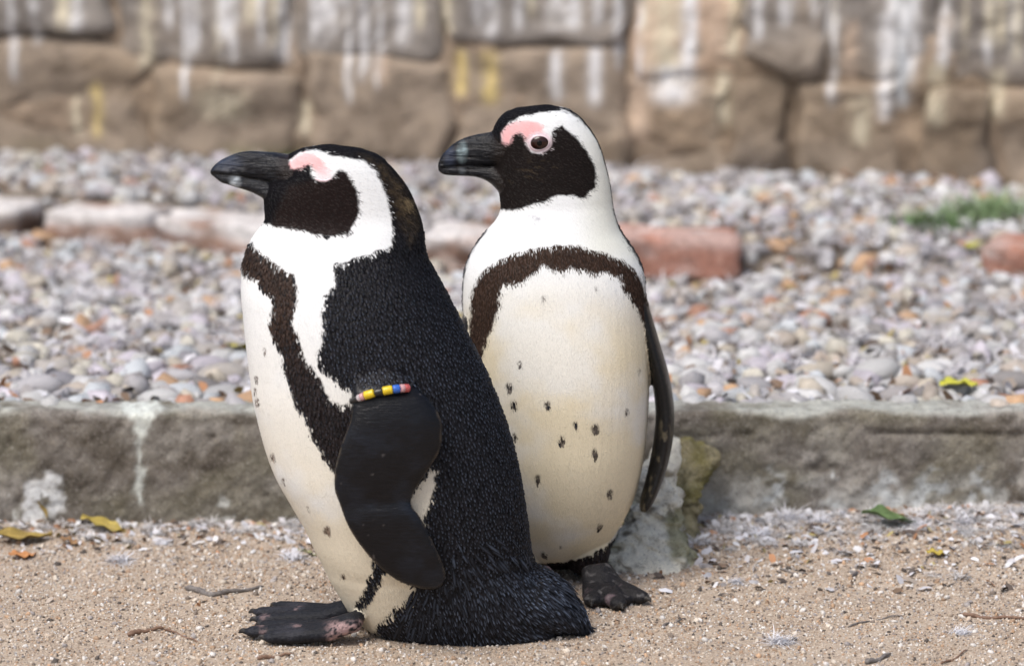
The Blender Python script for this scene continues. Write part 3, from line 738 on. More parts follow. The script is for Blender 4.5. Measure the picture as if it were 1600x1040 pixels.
# ------------------------------------------------------------------ penguins
def interp_rows(rows, n):
    A = np.array(rows, float); t = A[:, 0]; tt = np.linspace(t[0], t[-1], n)
    out = [tt]
    for c in range(1, A.shape[1]):
        # monotone-ish cubic (Catmull-Rom on non uniform knots)
        y = A[:, c]; m_ = np.gradient(y, t); idx = np.clip(np.searchsorted(t, tt, 'right') - 1, 0, len(t) - 2)
        h = t[idx + 1] - t[idx]; s = (tt - t[idx]) / h
        out.append((2*s**3 - 3*s**2 + 1) * y[idx] + (s**3 - 2*s**2 + s) * h * m_[idx] + (-2*s**3 + 3*s**2) * y[idx+1] + (s**3 - s**2) * h * m_[idx+1])
    return np.stack(out, 1)
def ring_mesh(rings):
    ns = len(rings[0]); V = [p for r_ in rings for p in r_]; Fc = []
    for i in range(len(rings) - 1):
        for k in range(ns): Fc.append([i*ns+k, i*ns+(k+1) % ns, (i+1)*ns+(k+1) % ns, (i+1)*ns+k])
    Fc.append(list(range(ns))[::-1]); Fc.append([(len(rings)-1)*ns + k for k in range(ns)])
    return V, Fc
def loft_rows(rows, Yc, n=110, ns=56, e=2.15):
    """rows: py, x left, x right, half depth, y offset of the centre"""
    R_ = interp_rows(rows, n); rings = []
    for py, xl, xr, hd, yo in R_:
        a = at(xl, py, Yc); b = at(xr, py, Yc); cx, rx = (a.x + b.x) / 2, max((b.x - a.x) / 2, .002); hd = max(hd, .002); ring = []
        for k in range(ns):
            an = 6.2832 * k / ns; c, s = math.cos(an), math.sin(an)
            c = math.copysign(abs(c) ** (2 / e), c); s = math.copysign(abs(s) ** (2 / e), s)
            ring.append((cx + rx * c, Yc + yo + hd * s, a.z))
        rings.append(ring)
    return ring_mesh(rings)
def loft_cols(cols, Yc, n=40, ns=28):
    """cols: px, y top, y bottom, half depth  (beaks)"""
    R_ = interp_rows(cols, n); rings = []
    for px, yt, yb, hd in R_:
        a = at(px, yt, Yc); b = at(px, yb, Yc); cz, rz = (a.z + b.z) / 2, abs(a.z - b.z) / 2
        rings.append([(a.x, Yc + hd * math.cos(6.2832 * k / ns), cz + rz * math.sin(6.2832 * k / ns)) for k in range(ns)])
    return ring_mesh(rings)
def loft_blade(stn, ns=28):
    """stn: (front px,py), (back px,py), Y front, Y back, half thickness  (flippers)"""
    rings = []
    A = np.array([[a[0], a[1], b[0], b[1], ya, yb, th] for a, b, ya, yb, th in stn], float)
    t = np.arange(len(A)); tt = np.linspace(0, len(A) - 1, 60); I_ = interp_rows(np.column_stack([t, A]), 60)
    for row in I_:
        P = at(row[1], row[2], row[5]); Q = at(row[3], row[4], row[6]); th = row[7]; m_ = (P + Q) / 2; hx = (Q - P) / 2
        nrm = Vector((-hx.y, -abs(hx.x) - 1e-5, 0)).normalized() if abs(hx.x) > abs(hx.y) else Vector((1, 0, 0))
        rings.append([tuple(m_ + hx * math.cos(6.2832 * k / ns) + nrm * th * math.copysign(abs(math.sin(6.2832 * k / ns)) ** .8, math.sin(6.2832 * k / ns))) for k in range(ns)])
    return ring_mesh(rings)
def tube(P, rad, flat=1.0, ns=16):
    rings = []; P = [Vector(p) for p in P]; Q = []; rr = []
    for i in range(len(P) - 1):
        for t in np.linspace(0, 1, 6, endpoint=False): Q.append(P[i].lerp(P[i+1], t)); rr.append(rad[i] * (1-t) + rad[i+1] * t)
    Q.append(P[-1]); rr.append(rad[-1])
    # rounded ends
    for i, q in enumerate(Q):
        d = (Q[min(i+1, len(Q)-1)] - Q[max(i-1, 0)]).normalized(); s = d.cross(Vector((0, 0, 1))).normalized(); u = s.cross(d)
        f = .45 if i in (0, len(Q) - 1) else 1
        rings.append([tuple(q + s * math.cos(6.2832*k/ns) * rr[i] * f + u * math.sin(6.2832*k/ns) * rr[i] * flat * f) for k in range(ns)])
    return ring_mesh(rings)
def mirrorY(piece, Yc):
    V, Fc = piece; return [(x, 2 * Yc - y, z) for x, y, z in V], Fc
def foot_pieces(ankle, tips, r0=.011):
    """ankle and toe tips are points on the ground; toes with joints, web between them, claws"""
    out = []; A = Vector(ankle)
    cen = sum((Vector(t) for t in tips), Vector()) / len(tips)
    for t in tips:
        T = Vector(t); m1 = A.lerp(T, .35) + Vector((0, 0, .003)); m2 = A.lerp(T, .7)
        out.append(('foot', tube([A + Vector((0, 0, .012)), Vector((m1.x, m1.y, .012)), Vector((m2.x, m2.y, .0085)), Vector((T.x, T.y, .006))], [r0 * 1.05, r0 * .9, r0 * .78, r0 * .55], .72)))
        d = (T - A); d.z = 0; d.normalize(); s = T + d * .009
        out.append(('claw', tube([Vector((T.x, T.y, .0075)), Vector(((T.x+s.x)/2, (T.y+s.y)/2, .007)), Vector((s.x, s.y, .0025))], [.0042, .003, .001])))
    # web
    for a, b in zip(tips[:-1], tips[1:]):
        a, b = Vector(a), Vector(b); rings = []
        for q in np.linspace(0, 1, 8):
            p1 = A.lerp(a, .25 + .62 * q); p2 = A.lerp(b, .25 + .62 * q); m_ = (p1 + p2) / 2; h = (p2 - p1) / 2
            rings.append([(m_.x + h.x * math.cos(6.2832*k/12), m_.y + h.y * math.cos(6.2832*k/12), .0085 - .003 * q + .0045 * math.sin(6.2832*k/12)) for k in range(12)])
        out.append(('foot', ring_mesh(rings)))
    return out
PIECES = ['body', 'flipper', 'beak', 'foot', 'claw']

def assemble(name, pieces, voxel=.0019):
    V, Fc, pid = [], [], []
    for kind, (v, f) in pieces:
        b = len(V); V += list(v); Fc += [[i + b for i in q] for q in f]; pid += [PIECES.index(kind)] * len(f)
    me = bpy.data.meshes.new(name + '_src'); me.from_pydata(V, [], Fc)
    bm = bmesh.new(); bm.from_mesh(me); 
    bmesh.ops.recalc_face_normals(bm, faces=bm.faces); bm.to_mesh(me); bm.free()
    me.validate()
    bvh = BVHTree.FromPolygons([Vector(v) for v in V], Fc)
    o = bpy.data.objects.new(name + '_src', me); C.objects.link(o)
    md = o.modifiers.new('r', 'REMESH'); md.mode = 'VOXEL'; md.voxel_size = voxel; md.adaptivity = 0
    sm = o.modifiers.new('s', 'SMOOTH'); sm.factor = .5; sm.iterations = 4
    dg = bpy.context.evaluated_depsgraph_get(); ev = o.evaluated_get(dg); m2 = bpy.data.meshes.new_from_object(ev)
    bpy.data.objects.remove(o); bpy.data.meshes.remove(me)
    n = len(m2.vertices); P = np.empty(n * 3); m2.vertices.foreach_get('co', P); P = P.reshape(-1, 3)
    N = np.empty(n * 3); m2.vertices.foreach_get('normal', N); N = N.reshape(-1, 3)
    k = np.zeros(n, int)
    fn = bvh.find_nearest
    for i in range(n):
        r_ = fn(P[i]); k[i] = pid[r_[2]] if r_[2] is not None else 0
    return m2, P, N, k

def feathers(P, N, flow, length, width, spacing, lift, colf, sel, seed, tipgain):
    """small overlapping contour feathers rooted on the skin; colf(P,N)->rgb"""
    r = np.random.default_rng(seed)
    idx = np.nonzero(sel)[0]; r.shuffle(idx)
    idx = idx[r.random(len(idx)) < 1.0]
    sp_ = spacing if np.ndim(spacing) else np.full(len(P), spacing)
    cell = {}; keep = []
    s_i = sp_[idx]; key = np.floor(P[idx] / s_i[:, None]).astype(int)
    kk = key[:, 0] * 73856093 ^ key[:, 1] * 19349663 ^ key[:, 2] * 83492791 ^ (s_i * 1e5).astype(int)
    _, u = np.unique(kk, return_index=True); idx = idx[u]
    p = P[idx]; nn = N[idx]; n = len(idx)
    L = (length[idx] if np.ndim(length) else np.full(n, length)) * r.uniform(.75, 1.25, n)
    W = (width[idx] if np.ndim(width) else np.full(n, width)) * r.uniform(.8, 1.2, n)
    lf = (lift[idx] if np.ndim(lift) else np.full(n, lift)) * r.uniform(.5, 1.5, n)
    fl = flow[idx] + r.normal(0, .10, (n, 3)); fl -= (fl * nn).sum(1)[:, None] * nn; fl /= np.linalg.norm(fl, axis=1)[:, None] + 1e-9
    sd_ = np.cross(nn, fl)
    base = p - nn * .0006
    def pt(t, h, s): return base + fl * (L * t)[:, None] + nn * h[:, None] + sd_ * (W * s)[:, None]
    Z = np.zeros(n)
    ver = [pt(0 * L + 0, Z, -.35), pt(0 * L, Z, .35), pt(.45 + Z, lf * .75, -.5), pt(.45 + Z, lf * 1.15 + W * .12, 0), pt(.45 + Z, lf * .75, .5),
           pt(.8 + Z, lf * .95, -.33), pt(.8 + Z, lf * 1.15 + W * .08, 0), pt(.8 + Z, lf * .95, .33), pt(1 + Z, lf * .9, 0)]
    V = np.stack(ver, 1).reshape(-1, 3)
    T = np.array([[0, 3, 2], [0, 1, 3], [1, 4, 3], [2, 3, 6], [2, 6, 5], [3, 4, 7], [3, 7, 6], [5, 6, 8], [6, 7, 8]])
    Fc = (T[None] + (np.arange(n) * 9)[:, None, None]).reshape(-1, 3)
    c = colf(idx, r)                                   # (n,3)
    dk_ = c.mean(1) < .2; c = c * np.where(dk_, r.uniform(.35, 2.1, n), r.uniform(.94, 1.03, n))[:, None]
    g = tipgain[idx][:, None] * r.uniform(.5, 1.4, (n, 1))
    tip = c + g * np.array([.075, .095, .135])
    cols = np.stack([c * .8, c * .8, c, c * .9, c, c * .85 + tip * .15, tip, c * .85 + tip * .15, c * .75 + tip * .25], 1).reshape(-1, 3)
    return V, Fc, cols

BLK = np.array([.0055, .0052, .0068]); BRN = np.array([.027, .016, .0115]); WHT = np.array([.78, .80, .815]); CRM = np.array([.74, .66, .49]); PNK = np.array([.80, .45, .46])

def dark_only(c):
    b_ = c.mean(1) > .12; c = c.copy(); c[b_] = BLK; return c
def poisson(P, idx, rad, seed):
    r = np.random.default_rng(seed); idx = idx.copy(); r.shuffle(idx); cell = {}; keep = []; c_ = rad / 1.733
    K = np.floor(P[idx] / rad).astype(int); r2 = rad * rad; PL_ = P[idx].tolist(); KL = K.tolist()
    for j, (p, q) in enumerate(zip(PL_, KL)):
        ok = True; x, y, z = q
        for dx in (-1, 0, 1):
            for dy in (-1, 0, 1):
                for dz in (-1, 0, 1):
                    for o_ in cell.get((x+dx, y+dy, z+dz), ()):
                        if (o_[0]-p[0])**2 + (o_[1]-p[1])**2 + (o_[2]-p[2])**2 < r2: ok = False; break
                    if not ok: break
                if not ok: break
            if not ok: break
        if ok: cell.setdefault((x, y, z), []).append(p); keep.append(idx[j])
    return np.array(keep)
def finish_bird(me, P, N, k, colfun, flow, fparams, seed, extra=None):
    """colour the skin, add the feathers, and keep everything in the one body mesh"""
    L, W, sp_, lf, gain, sel = fparams
    skin = colfun(P, N, k, 0.0, np.random.default_rng(seed))
    def cf(idx, r): return colfun(P[idx], N[idx], k[idx], 1.0, r)
    FV_, FF_, FC_ = feathers(P, N, flow, L, W, sp_, lf, cf, sel, seed, gain * .12 + .4 * np.clip(gain - .85, 0, .3))
    FM_ = None
    from mathutils.kdtree import KDTree
    fl_idx = np.nonzero(k == 1)[0]; kd = KDTree(len(fl_idx) + 1); kd.insert(Vector((99, 99, 99)), 0)
    for q_ in fl_idx: kd.insert(Vector(P[q_]), int(q_))
    kd.balance(); roots = FV_[::9]; bb0, bb1 = (P[fl_idx].min(0) - .01, P[fl_idx].max(0) + .01)
    near = ((roots > bb0) & (roots < bb1)).all(1); isf = np.zeros(len(roots), bool)
    for q_ in np.nonzero(near)[0]: isf[q_] = kd.find(Vector(roots[q_]))[2] < .0014
    FM_ = np.repeat(np.where(isf, 2, 1), 9)[:len(FF_)]
    top = np.nonzero(sel & (gain > .08))[0]
    if len(top):
        kp = poisson(P, top, .0037, seed + 3); m_ = np.zeros(len(P), bool); m_[kp] = True
        tl = .0068 + .0035 * np.clip(gain - .6, 0, 1)
        pre = colfun(P[kp], N[kp], k[kp], 0.0, r0 := np.random.default_rng(1)).mean(1) < .1; kp = kp[pre]
        v2, f2, c2 = feathers(P[kp], N[kp], flow[kp] * 1.6, np.maximum(tl, L * .75)[kp], .0029, 1e-5, (lf * 1.3 + .0004)[kp], lambda i_, r: dark_only(cf(kp[i_], r)), np.ones(len(kp), bool), seed + 5, gain[kp])
        FF_ = np.concatenate([FF_, f2 + len(FV_)]); FV_ = np.concatenate([FV_, v2]); FC_ = np.concatenate([FC_, c2])
    if extra is not None:
        ev, ef, ec = extra; FF_ = np.concatenate([FF_, ef + len(FV_)]); FV_ = np.concatenate([FV_, ev]); FC_ = np.concatenate([FC_, ec])
    FM_ = np.concatenate([FM_, np.ones(len(FF_) - len(FM_), int)])
    nf = len(me.polygons); lt = np.empty(nf, int); me.polygons.foreach_get('loop_total', lt)
    li = np.empty(len(me.loops), int); me.loops.foreach_get('vertex_index', li)
    ls = np.empty(nf, int); me.polygons.foreach_get('loop_start', ls)
    pk = k[li[ls]]
    n0 = len(P); nloops = len(li)
    out = bpy.data.meshes.new('body')
    out.vertices.add(n0 + len(FV_)); out.vertices.foreach_set('co', np.concatenate([P, FV_]).astype(np.float32).ravel())
    out.loops.add(nloops + FF_.size); out.loops.foreach_set('vertex_index', np.concatenate([li, (FF_ + n0).ravel()]).astype(np.int32))
    out.polygons.add(nf + len(FF_)); out.polygons.foreach_set('loop_start', np.concatenate([ls, nloops + np.arange(len(FF_)) * 3]).astype(np.int32))
    mi = np.concatenate([np.array([0, 2, 3, 4, 3])[pk], FM_])
    out.update(calc_edges=True)
    for m_ in (m_plume, m_feather, m_skin, m_horn, m_foot): out.materials.append(m_)
    out.polygons.foreach_set('material_index', mi.astype(np.int32)); out.polygons.foreach_set('use_smooth', [True] * len(mi))
    a = out.attributes.new('tint', 'FLOAT_COLOR', 'POINT'); c4 = np.ones((n0 + len(FV_), 4), np.float32); c4[:, :3] = np.clip(np.concatenate([skin, FC_]), 0, .9)
    a.data.foreach_set('color', c4.ravel()); out.update()
    bpy.data.meshes.remove(me)
    print('bird', n0, 'skin verts', len(FF_) // 9, 'feathers')
    return out

# ---- left penguin (profile, facing left)
YL = 4.03
rowsL = [(226,505,520,.004,0),(228,488,537,.014,0),(234,466,568,.024,0),(242,450,590,.029,0),(255,440,606,.033,0),(270,430,620,.0355,0),(285,420,632,.037,0),(300,413,641,.038,0),(315,412,648,.039,0),
 (330,413,654,.040,0),(345,413,659,.043,0),(355,406,661,.047,0),(365,398,662,.051,0),(375,392,663,.055,0),(390,386,665,.061,0),(405,381,669,.067,0),(420,378,677,.072,0),(440,377,688,.078,0),(460,377,699,.083,0),(480,379,709,.087,0),
 (500,381,719,.090,0),(540,385,739,.094,0),(580,390,759,.097,0),(620,395,776,.099,0),(660,404,791,.100,0),(700,415,803,.100,0),(740,430,812,.100,0),(780,452,819,.098,0),(820,475,825,.094,0),(860,494,830,.088,0),
 (877,503,834,.084,0),(886,507,842,.081,0),(897,512,850,.079,0),(918,524,864,.074,0),(932,532,872,.070,0),(945,540,877,.066,0),(960,552,880,.061,0),(975,566,880,.056,0),(985,580,876,.050,0)]
tailcols = [(760,850,975,.058),(800,864,980,.056),(832,879,983,.052),(855,892,984,.046),(878,909,984,.038),(893,928,984,.029),(904,946,984,.020),(912,964,984,.011),(917,976,983,.004)]
beakL = [(328,266,274,.0015),(333,260,278,.004),(345,250,285,.0065),(357,244,289,.008),(372,238.5,294,.0095),(386,236,298,.0105),(400,236,304,.012),(415,237,313,.0145),(430,238,330,.019),(448,241,343,.025),(465,243,345,.027)]
yf = YL - .100
flL = [((548,548),(592,548),yf+.030,yf+.030,.004),((550,568),(612,566),yf+.017,yf+.017,.008),((552,590),(640,590),yf+.005,yf+.006,.010),((551,608),(656,610),yf-.003,yf-.003,.0115),((551,628),(674,627),yf-.009,yf-.007,.0125),((546,660),(690,658),yf-.0145,yf-.0115,.0125),((534,692),(689,700),yf-.016,yf-.0135,.0115),
       ((524,728),(673,728),yf-.0155,yf-.014,.0105),((522,762),(654,757),yf-.0135,yf-.013,.0095),((530,786),(643,779),yf-.0105,yf-.0105,.0085),((537,806),(645,792),yf-.0115,yf-.013,.009),((545,824),(656,806),yf-.012,yf-.014,.009),
       ((560,848),(669,830),yf-.0115,yf-.014,.008),((578,870),(683,858),yf-.010,yf-.013,.0075),((600,892),(694,885),yf-.008,yf-.011,.0065),((628,909),(697,900),yf-.006,yf-.009,.0055),((655,918),(693,912),yf-.005,yf-.006,.004),((672,920),(684,918),yf-.004,yf-.004,.002)]
flp = loft_blade(flL)
def mandibles(cols, gx, gy, Yc, tip):
    up, lo = [], []
    for px, yt, yb, hd in cols:
        g = float(np.interp(px, gx, gy)); up.append((px, yt, min(g + 1.5, yb), hd)); lo.append((px + tip * (1 if px < cols[2][0] else 0), max(g - .5, yt + 1), yb, hd * .86))
    return [('beak', loft_cols(up, Yc)), ('beak', loft_cols(lo, Yc))]
pc = [('body', loft_rows(rowsL, YL)), ('body', loft_cols(tailcols, YL))] + mandibles(beakL, [328, 350, 372, 400, 440, 490], [271, 272, 274, 280, 287, 308], YL, 3) + [ ('flipper', flp), ('flipper', mirrorY(flp, YL))]
a1 = onz(565, 985, .014); 
pc += foot_pieces((a1.x, a1.y + .0, .016), [tuple(onz(408, 978, .004)), tuple(onz(383, 990, .003)), tuple(onz(412, 1000, .003))], .0155)
a2 = onz(558, 962, .014)
pc += foot_pieces((a2.x, a2.y, .014), [tuple(onz(430, 948, .004)), tuple(onz(398, 958, .004)), tuple(onz(400, 970, .004))], .0150)
meL, PL, NL, kL = assemble('left', pc)

W1 = [(452,250),(462,243),(480,236),(497,235),(512,241),(535,245),(555,249),(572,252),(588,270),(598,292),(607,318),(611,345),(614,370),(609,384),(590,392),(565,401),(540,408),(521,413),(523,440),(521,454),(507,462),(505,490),(503,520),
      (501,545),(495,560),(500,574),(515,584),(530,598),(548,610),(553,628),(532,633),(515,626),(508,606),(495,586),(480,566),(469,551),(473,545),(459,515),(455,495),(462,470),(463,440),(456,428),(440,420),(420,403),(405,392),(392,377),(360,365),
      (380,345),(409,347),(430,355),(455,358),(480,362),(505,368),(525,369),(545,362),(553,350),(559,335),(561,320),(558,300),(550,283),(541,270),(531,264),(524,268),(518,277),(510,281),(500,283),(488,277),(486,265),(484,255),(470,261),(455,264)]
W2 = [(360,405),(380,422),(390,431),(402,434),(413,454),(425,461),(425,490),(420,510),(428,535),(440,550),(445,580),(452,605),(460,630),(475,650),(487,680),(500,705),(520,735),(535,770),(560,820),(583,858),(584,880),(572,912),(562,932),(554,950),
      (566,948),(580,930),(592,908),(600,885),(648,905),(648,925),(622,945),(597,967),(578,995),(570,1040),(300,1040),(300,400)]
W3 = [(682,728),(680,760),(670,788),(661,815),(650,808),(636,786),(655,748)]
PK = [(448,258),(462,245),(478,238),(490,240),(502,250),(510,262),(510,272),(500,272),(490,264),(484,255),(470,261),(455,265)]
spotsL = [(413,549,4),(400,593,4),(402,628,4),(425,716,5),(442,752,4),(510,830,7),(534,902,5),(398,612,3),(480,795,3)]
def project_sym(P, Yc):
    Q = P.copy(); Q[:, 1] = np.where(Q[:, 1] > Yc, 2 * Yc - Q[:, 1], Q[:, 1]); return Q, to_px(Q)
def mixc(c, w_, t): w_ = np.clip(w_, 0, 1)[:, None]; return c * (1 - w_) + np.asarray(t) * w_
def colL(P, N, k, fe, r):
    Q, q = project_sym(P, YL); n = len(P)
    wob = np.stack([(vn(Q, 160, 1) - .5), (vn(Q, 160, 2) - .5)], 1) * np.where(P[:, 2:] > at(500, 350, YL).z, 4.0, 8.0) + r.normal(0, 1, (n, 2)) * (2.1 if fe else 0)
    qq = q + wob
    sd = 1.5 if fe == 0 else 2.6
    c = np.tile(BLK, (n, 1))
    # browner band, face and nape
    band = sst(-8, 8, inpoly_sdf(q, [(365,372),(400,385),(470,425),(478,545),(560,640),(545,775),(500,740),(430,590),(408,500),(365,425)]))
    face = sst(-6, 6, inpoly_sdf(q, [(430,330),(450,290),(490,280),(565,260),(570,340),(530,380),(420,360)]))
    c = mixc(c, band * (.9 - .65 * sst(480, 620, q[:, 1])), BRN); c = mixc(c, face * .8, (.015, .0095, .0085))
    nape = sst(-10, 20, inpoly_sdf(q, [(560,240),(600,255),(640,300),(655,350),(640,380),(615,330),(590,270)]))
    fl_ = fbm(Q, 150, 3, 5)
    c = mixc(c, nape * (.35 + .65 * sst(.45, .62, fl_)), (.060, .044, .027)); c = mixc(c, sst(-4, 14, inpoly_sdf(q, [(622,290),(648,312),(650,335),(628,325)])) * sst(.42, .56, fl_) * .9, (.22, .165, .095))
    wh = np.maximum(np.maximum(sst(-sd, sd, inpoly_sdf(qq, W1)), sst(-sd, sd, inpoly_sdf(qq, W2))), sst(-sd, sd, inpoly_sdf(qq, W3)))
    cream = sst(450, 900, q[:, 1]) * .8 * sst(.25, .6, fbm(Q, 14, 3, 6) + .1)
    wc = mixc(np.tile(WHT, (n, 1)), cream, CRM)
    c = c * (1 - wh[:, None]) + wc * wh[:, None]
    pk = sst(-3, 3, inpoly_sdf(q + wob * .4, PK)); c = mixc(c, pk, PNK)
    c = mixc(c, sst(-3, 4, inpoly_sdf(q, [(500,258),(512,262),(520,276),(500,282),(490,272)])) * .6, (.78, .66, .70))
    for sx, sy, sr in spotsL:
        c = mixc(c, (1 - sst(sr * .4, sr * 1.1, np.linalg.norm(q + wob * .5 - (sx, sy - 3), axis=1))) * .9, (.08, .045, .03))
    # flipper
    f = k == 1
    if f.any():
        fc = np.tile(np.array([.0045, .0047, .007]), (n, 1)); fc = mixc(fc, sst(.45, .7, fbm(Q, 30, 4, 8)) * .7, (.011, .014, .022))
        FO = [a_[0] for a_ in flL] + [a_[1] for a_ in flL[::-1]]; ed_ = np.abs(inpoly_sdf(q, FO)); fc = mixc(fc, (1 - sst(.8, 3.4, ed_)) * sst(.35, .6, vn(Q, 140, 19)) * (q[:, 1] > 640) * .7, (.07, .055, .04)); fc = mixc(fc, sst(.93, .97, vn(Q, 170, 20)) * .6, (.11, .10, .10))
        rim = inpoly_sdf(q, [(470,560),(690,560),(700,700),(672,740),(646,784),(665,815),(700,880),(700,930),(400,930)])
        fc = mixc(fc, (1 - sst(-1, 4, rim)) * (vn(Q, 300, 9) > .35) * (q[:, 1] > 715) * (q[:, 1] < 820), (.62, .55, .35))
        c = np.where(f[:, None], fc, c)
    b = k == 2
    if b.any():
        bc = np.tile(np.array([.009, .010, .014]), (n, 1)); bc = mixc(bc, sst(.5, .75, fbm(Q * [1, 1, 2.5], 90, 4, 10)) * .5, (.028, .032, .042))
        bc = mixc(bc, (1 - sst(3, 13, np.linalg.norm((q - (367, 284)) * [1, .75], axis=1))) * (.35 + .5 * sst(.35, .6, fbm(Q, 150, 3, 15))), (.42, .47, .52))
        bc = mixc(bc, (1 - sst(2, 12, np.linalg.norm((q - (362, 264)) * [.42, 1.5], axis=1))) * .6 * sst(.35, .6, fbm(Q, 150, 3, 16)), (.28, .29, .31)); bc = mixc(bc, (1 - sst(6, 30, np.linalg.norm((q - (352, 256)) * [.8, 1.6], axis=1))) * .6, (.045, .06, .10))  # last mix paints a bluish gloss onto the upper beak
        bc = mixc(bc, (1 - sst(.6, 2.2, np.abs(q[:, 1] - np.interp(q[:, 0], [328, 350, 372, 400, 440, 490], [270, 272, 274, 280, 287, 308])))) * .8, (.004, .004, .004))
        bc = mixc(bc, sst(425, 448, q[:, 0]) * .7, (.018, .0105, .009))
        keep_w = wh * sst(440, 455, q[:, 0]); c = np.where(b[:, None], bc * (1 - keep_w[:, None]) + c * keep_w[:, None], c)
    ft = k >= 3
    if ft.any():
        fc = mixc(np.tile(np.array([.016, .017, .022]), (n, 1)), sst(.5, .7, fbm(Q, 45, 4, 12)) * .35, (.06, .06, .075))
        pk2 = sst(500, 530, q[:, 0]) * sst(965, 978, q[:, 1]) + sst(.66, .74, fbm(Q, 50, 3, 14)) * .4
        fc = mixc(fc, pk2 * sst(.38, .5, fbm(Q, 240, 3, 13)), (.38, .26, .26)); fc = mixc(fc, (k == 4) * .6, (.05, .045, .04))
        c = np.where(ft[:, None], fc, c)
    return c
def flow_field(P, Yc, headz, tail):
    n = len(P); fl = np.tile(np.array([.12, 0, -1.0]), (n, 1)); fl[:, 1] = (P[:, 1] - Yc) * 1.0
    h = sst(headz - .02, headz + .05, P[:, 2])[:, None]
    fl = fl * (1 - h) + np.array([1.0, 0, -.45]) * h
    if tail is not None:
        t = (sst(.02, .10, P[:, 0] - tail[0]) * (1 - sst(tail[1] - .03, tail[1] + .06, P[:, 2])))[:, None]
        fl = fl * (1 - t) + np.array([.75, 0, -.75]) * t
    return fl / np.linalg.norm(fl, axis=1)[:, None]
def bird_params(P, N, k, dark, head, tailw):
    h = head
    L = np.where(dark, .0072, .0060); L = L * (1 - h) + .0054 * h; W = np.where(dark, .0028, .0013); W = W * (1 - h) + .0009 * h
    spc = np.where(h > .5, .0016, np.where(dark, .0029, .0020))
    lf = np.where(dark, .0007, .0005); lf = lf * (1 - h) + .0005 * h
    L = L * (1 + 2.3 * tailw); lf = lf * (1 + 2.5 * tailw); W = W * (1 + .3 * tailw)
    return L, W, spc, lf
zneck = at(500, 345, YL).z
darkL = colL(PL, NL, kL, 0.0, np.random.default_rng(1)).mean(1) < .15
headL = sst(-.055, .02, PL[:, 2] - zneck)
pxL = to_px(PL)
tailL = sst(860, 960, pxL[:, 1]) * sst(560, 760, pxL[:, 0])
kL[(kL == 1) & (pxL[:, 1] < 600)] = 0
L_, W_, sp_, lf_ = bird_params(PL, NL, kL, darkL, headL, tailL)
tw = darkL * (1 - headL) * (.25 + .55 * sst(400, 560, pxL[:, 1]) + .5 * sst(850, 950, pxL[:, 1])) * (1 - .55 * sst(0, 1, inpoly_sdf(pxL, [(370,375),(500,430),(505,545),(570,640),(530,760),(440,560),(370,420)]) > 0)) + tailL * .5
def scale_flipper(k, arrs):
    f_ = k == 1
    for a_, v_ in zip(arrs, (.0034, .0019, .0019, .00015)): a_[f_] = v_
tw[kL == 1] = .0; scale_flipper(kL, (L_, W_, sp_, lf_)); sp_ = sp_ * 1.0
selL = (kL <= 1) & (PL[:, 2] > .004)
def quills(P, N):
    # stiff tail and rump feathers fanning out over the sand, rooted on the skin
    r = np.random.default_rng(5); V, Fc, Cc = [], [], []
    q = to_px(P); cand = np.nonzero((q[:, 0] > 600) & (q[:, 1] > 825) & (r.random(len(P)) < sst(825, 930, q[:, 1])) & (P[:, 2] > .010) & (kL == 0) & (q[:, 0] + (q[:, 1] - 872) * .4 > 665) & (N[:, 2] > -.5))[0]
    ctr = np.array([at(690, 800, YL).x, YL, at(690, 800, YL).z])
    for i in r.choice(cand, 1100, replace=False):
        p, nn = P[i], N[i]; d = (p - ctr) * [1.25, .6, 1]; d = d / np.linalg.norm(d); d[2] -= .15; d = d - nn * (d @ nn) + nn * .075 + r.normal(0, .05, 3)
        d /= np.linalg.norm(d); Lq = r.uniform(.013, .024) + .016 * float(q[i, 0] > 850) * r.random()
        if d[2] < 0: Lq = min(Lq, max(p[2] - .0012, .004) / -d[2])
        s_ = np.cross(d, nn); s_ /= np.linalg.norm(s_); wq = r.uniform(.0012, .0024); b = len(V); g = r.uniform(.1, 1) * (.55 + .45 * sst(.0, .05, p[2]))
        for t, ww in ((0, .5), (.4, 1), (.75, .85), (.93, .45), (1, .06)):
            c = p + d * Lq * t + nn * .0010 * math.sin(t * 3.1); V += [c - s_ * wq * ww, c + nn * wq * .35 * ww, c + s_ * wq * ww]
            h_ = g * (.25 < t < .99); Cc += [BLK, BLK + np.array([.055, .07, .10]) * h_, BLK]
        for q_ in range(4):
            for e_ in (0, 1):
                a_, b_, c_, d_ = b+3*q_+e_, b+3*q_+e_+1, b+3*q_+e_+4, b+3*q_+e_+3
                Fc += [(a_, b_, c_), (a_, c_, d_)]
    return np.array(V), np.array(Fc), np.array(Cc)
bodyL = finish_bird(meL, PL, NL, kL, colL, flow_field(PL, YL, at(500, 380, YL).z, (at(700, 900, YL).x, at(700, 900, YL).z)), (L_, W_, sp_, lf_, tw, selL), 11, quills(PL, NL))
pen1 = empty('penguin', (at(620, 985, YL).x, YL, 0)); tag(pen1, 'hunched black and white penguin in front, in left profile with coloured beads on its flipper', 'penguin', 'pair of penguins')
b1 = link('body', bodyL); b1.parent = pen1; b1.matrix_parent_inverse = Matrix.Translation(-pen1.location)

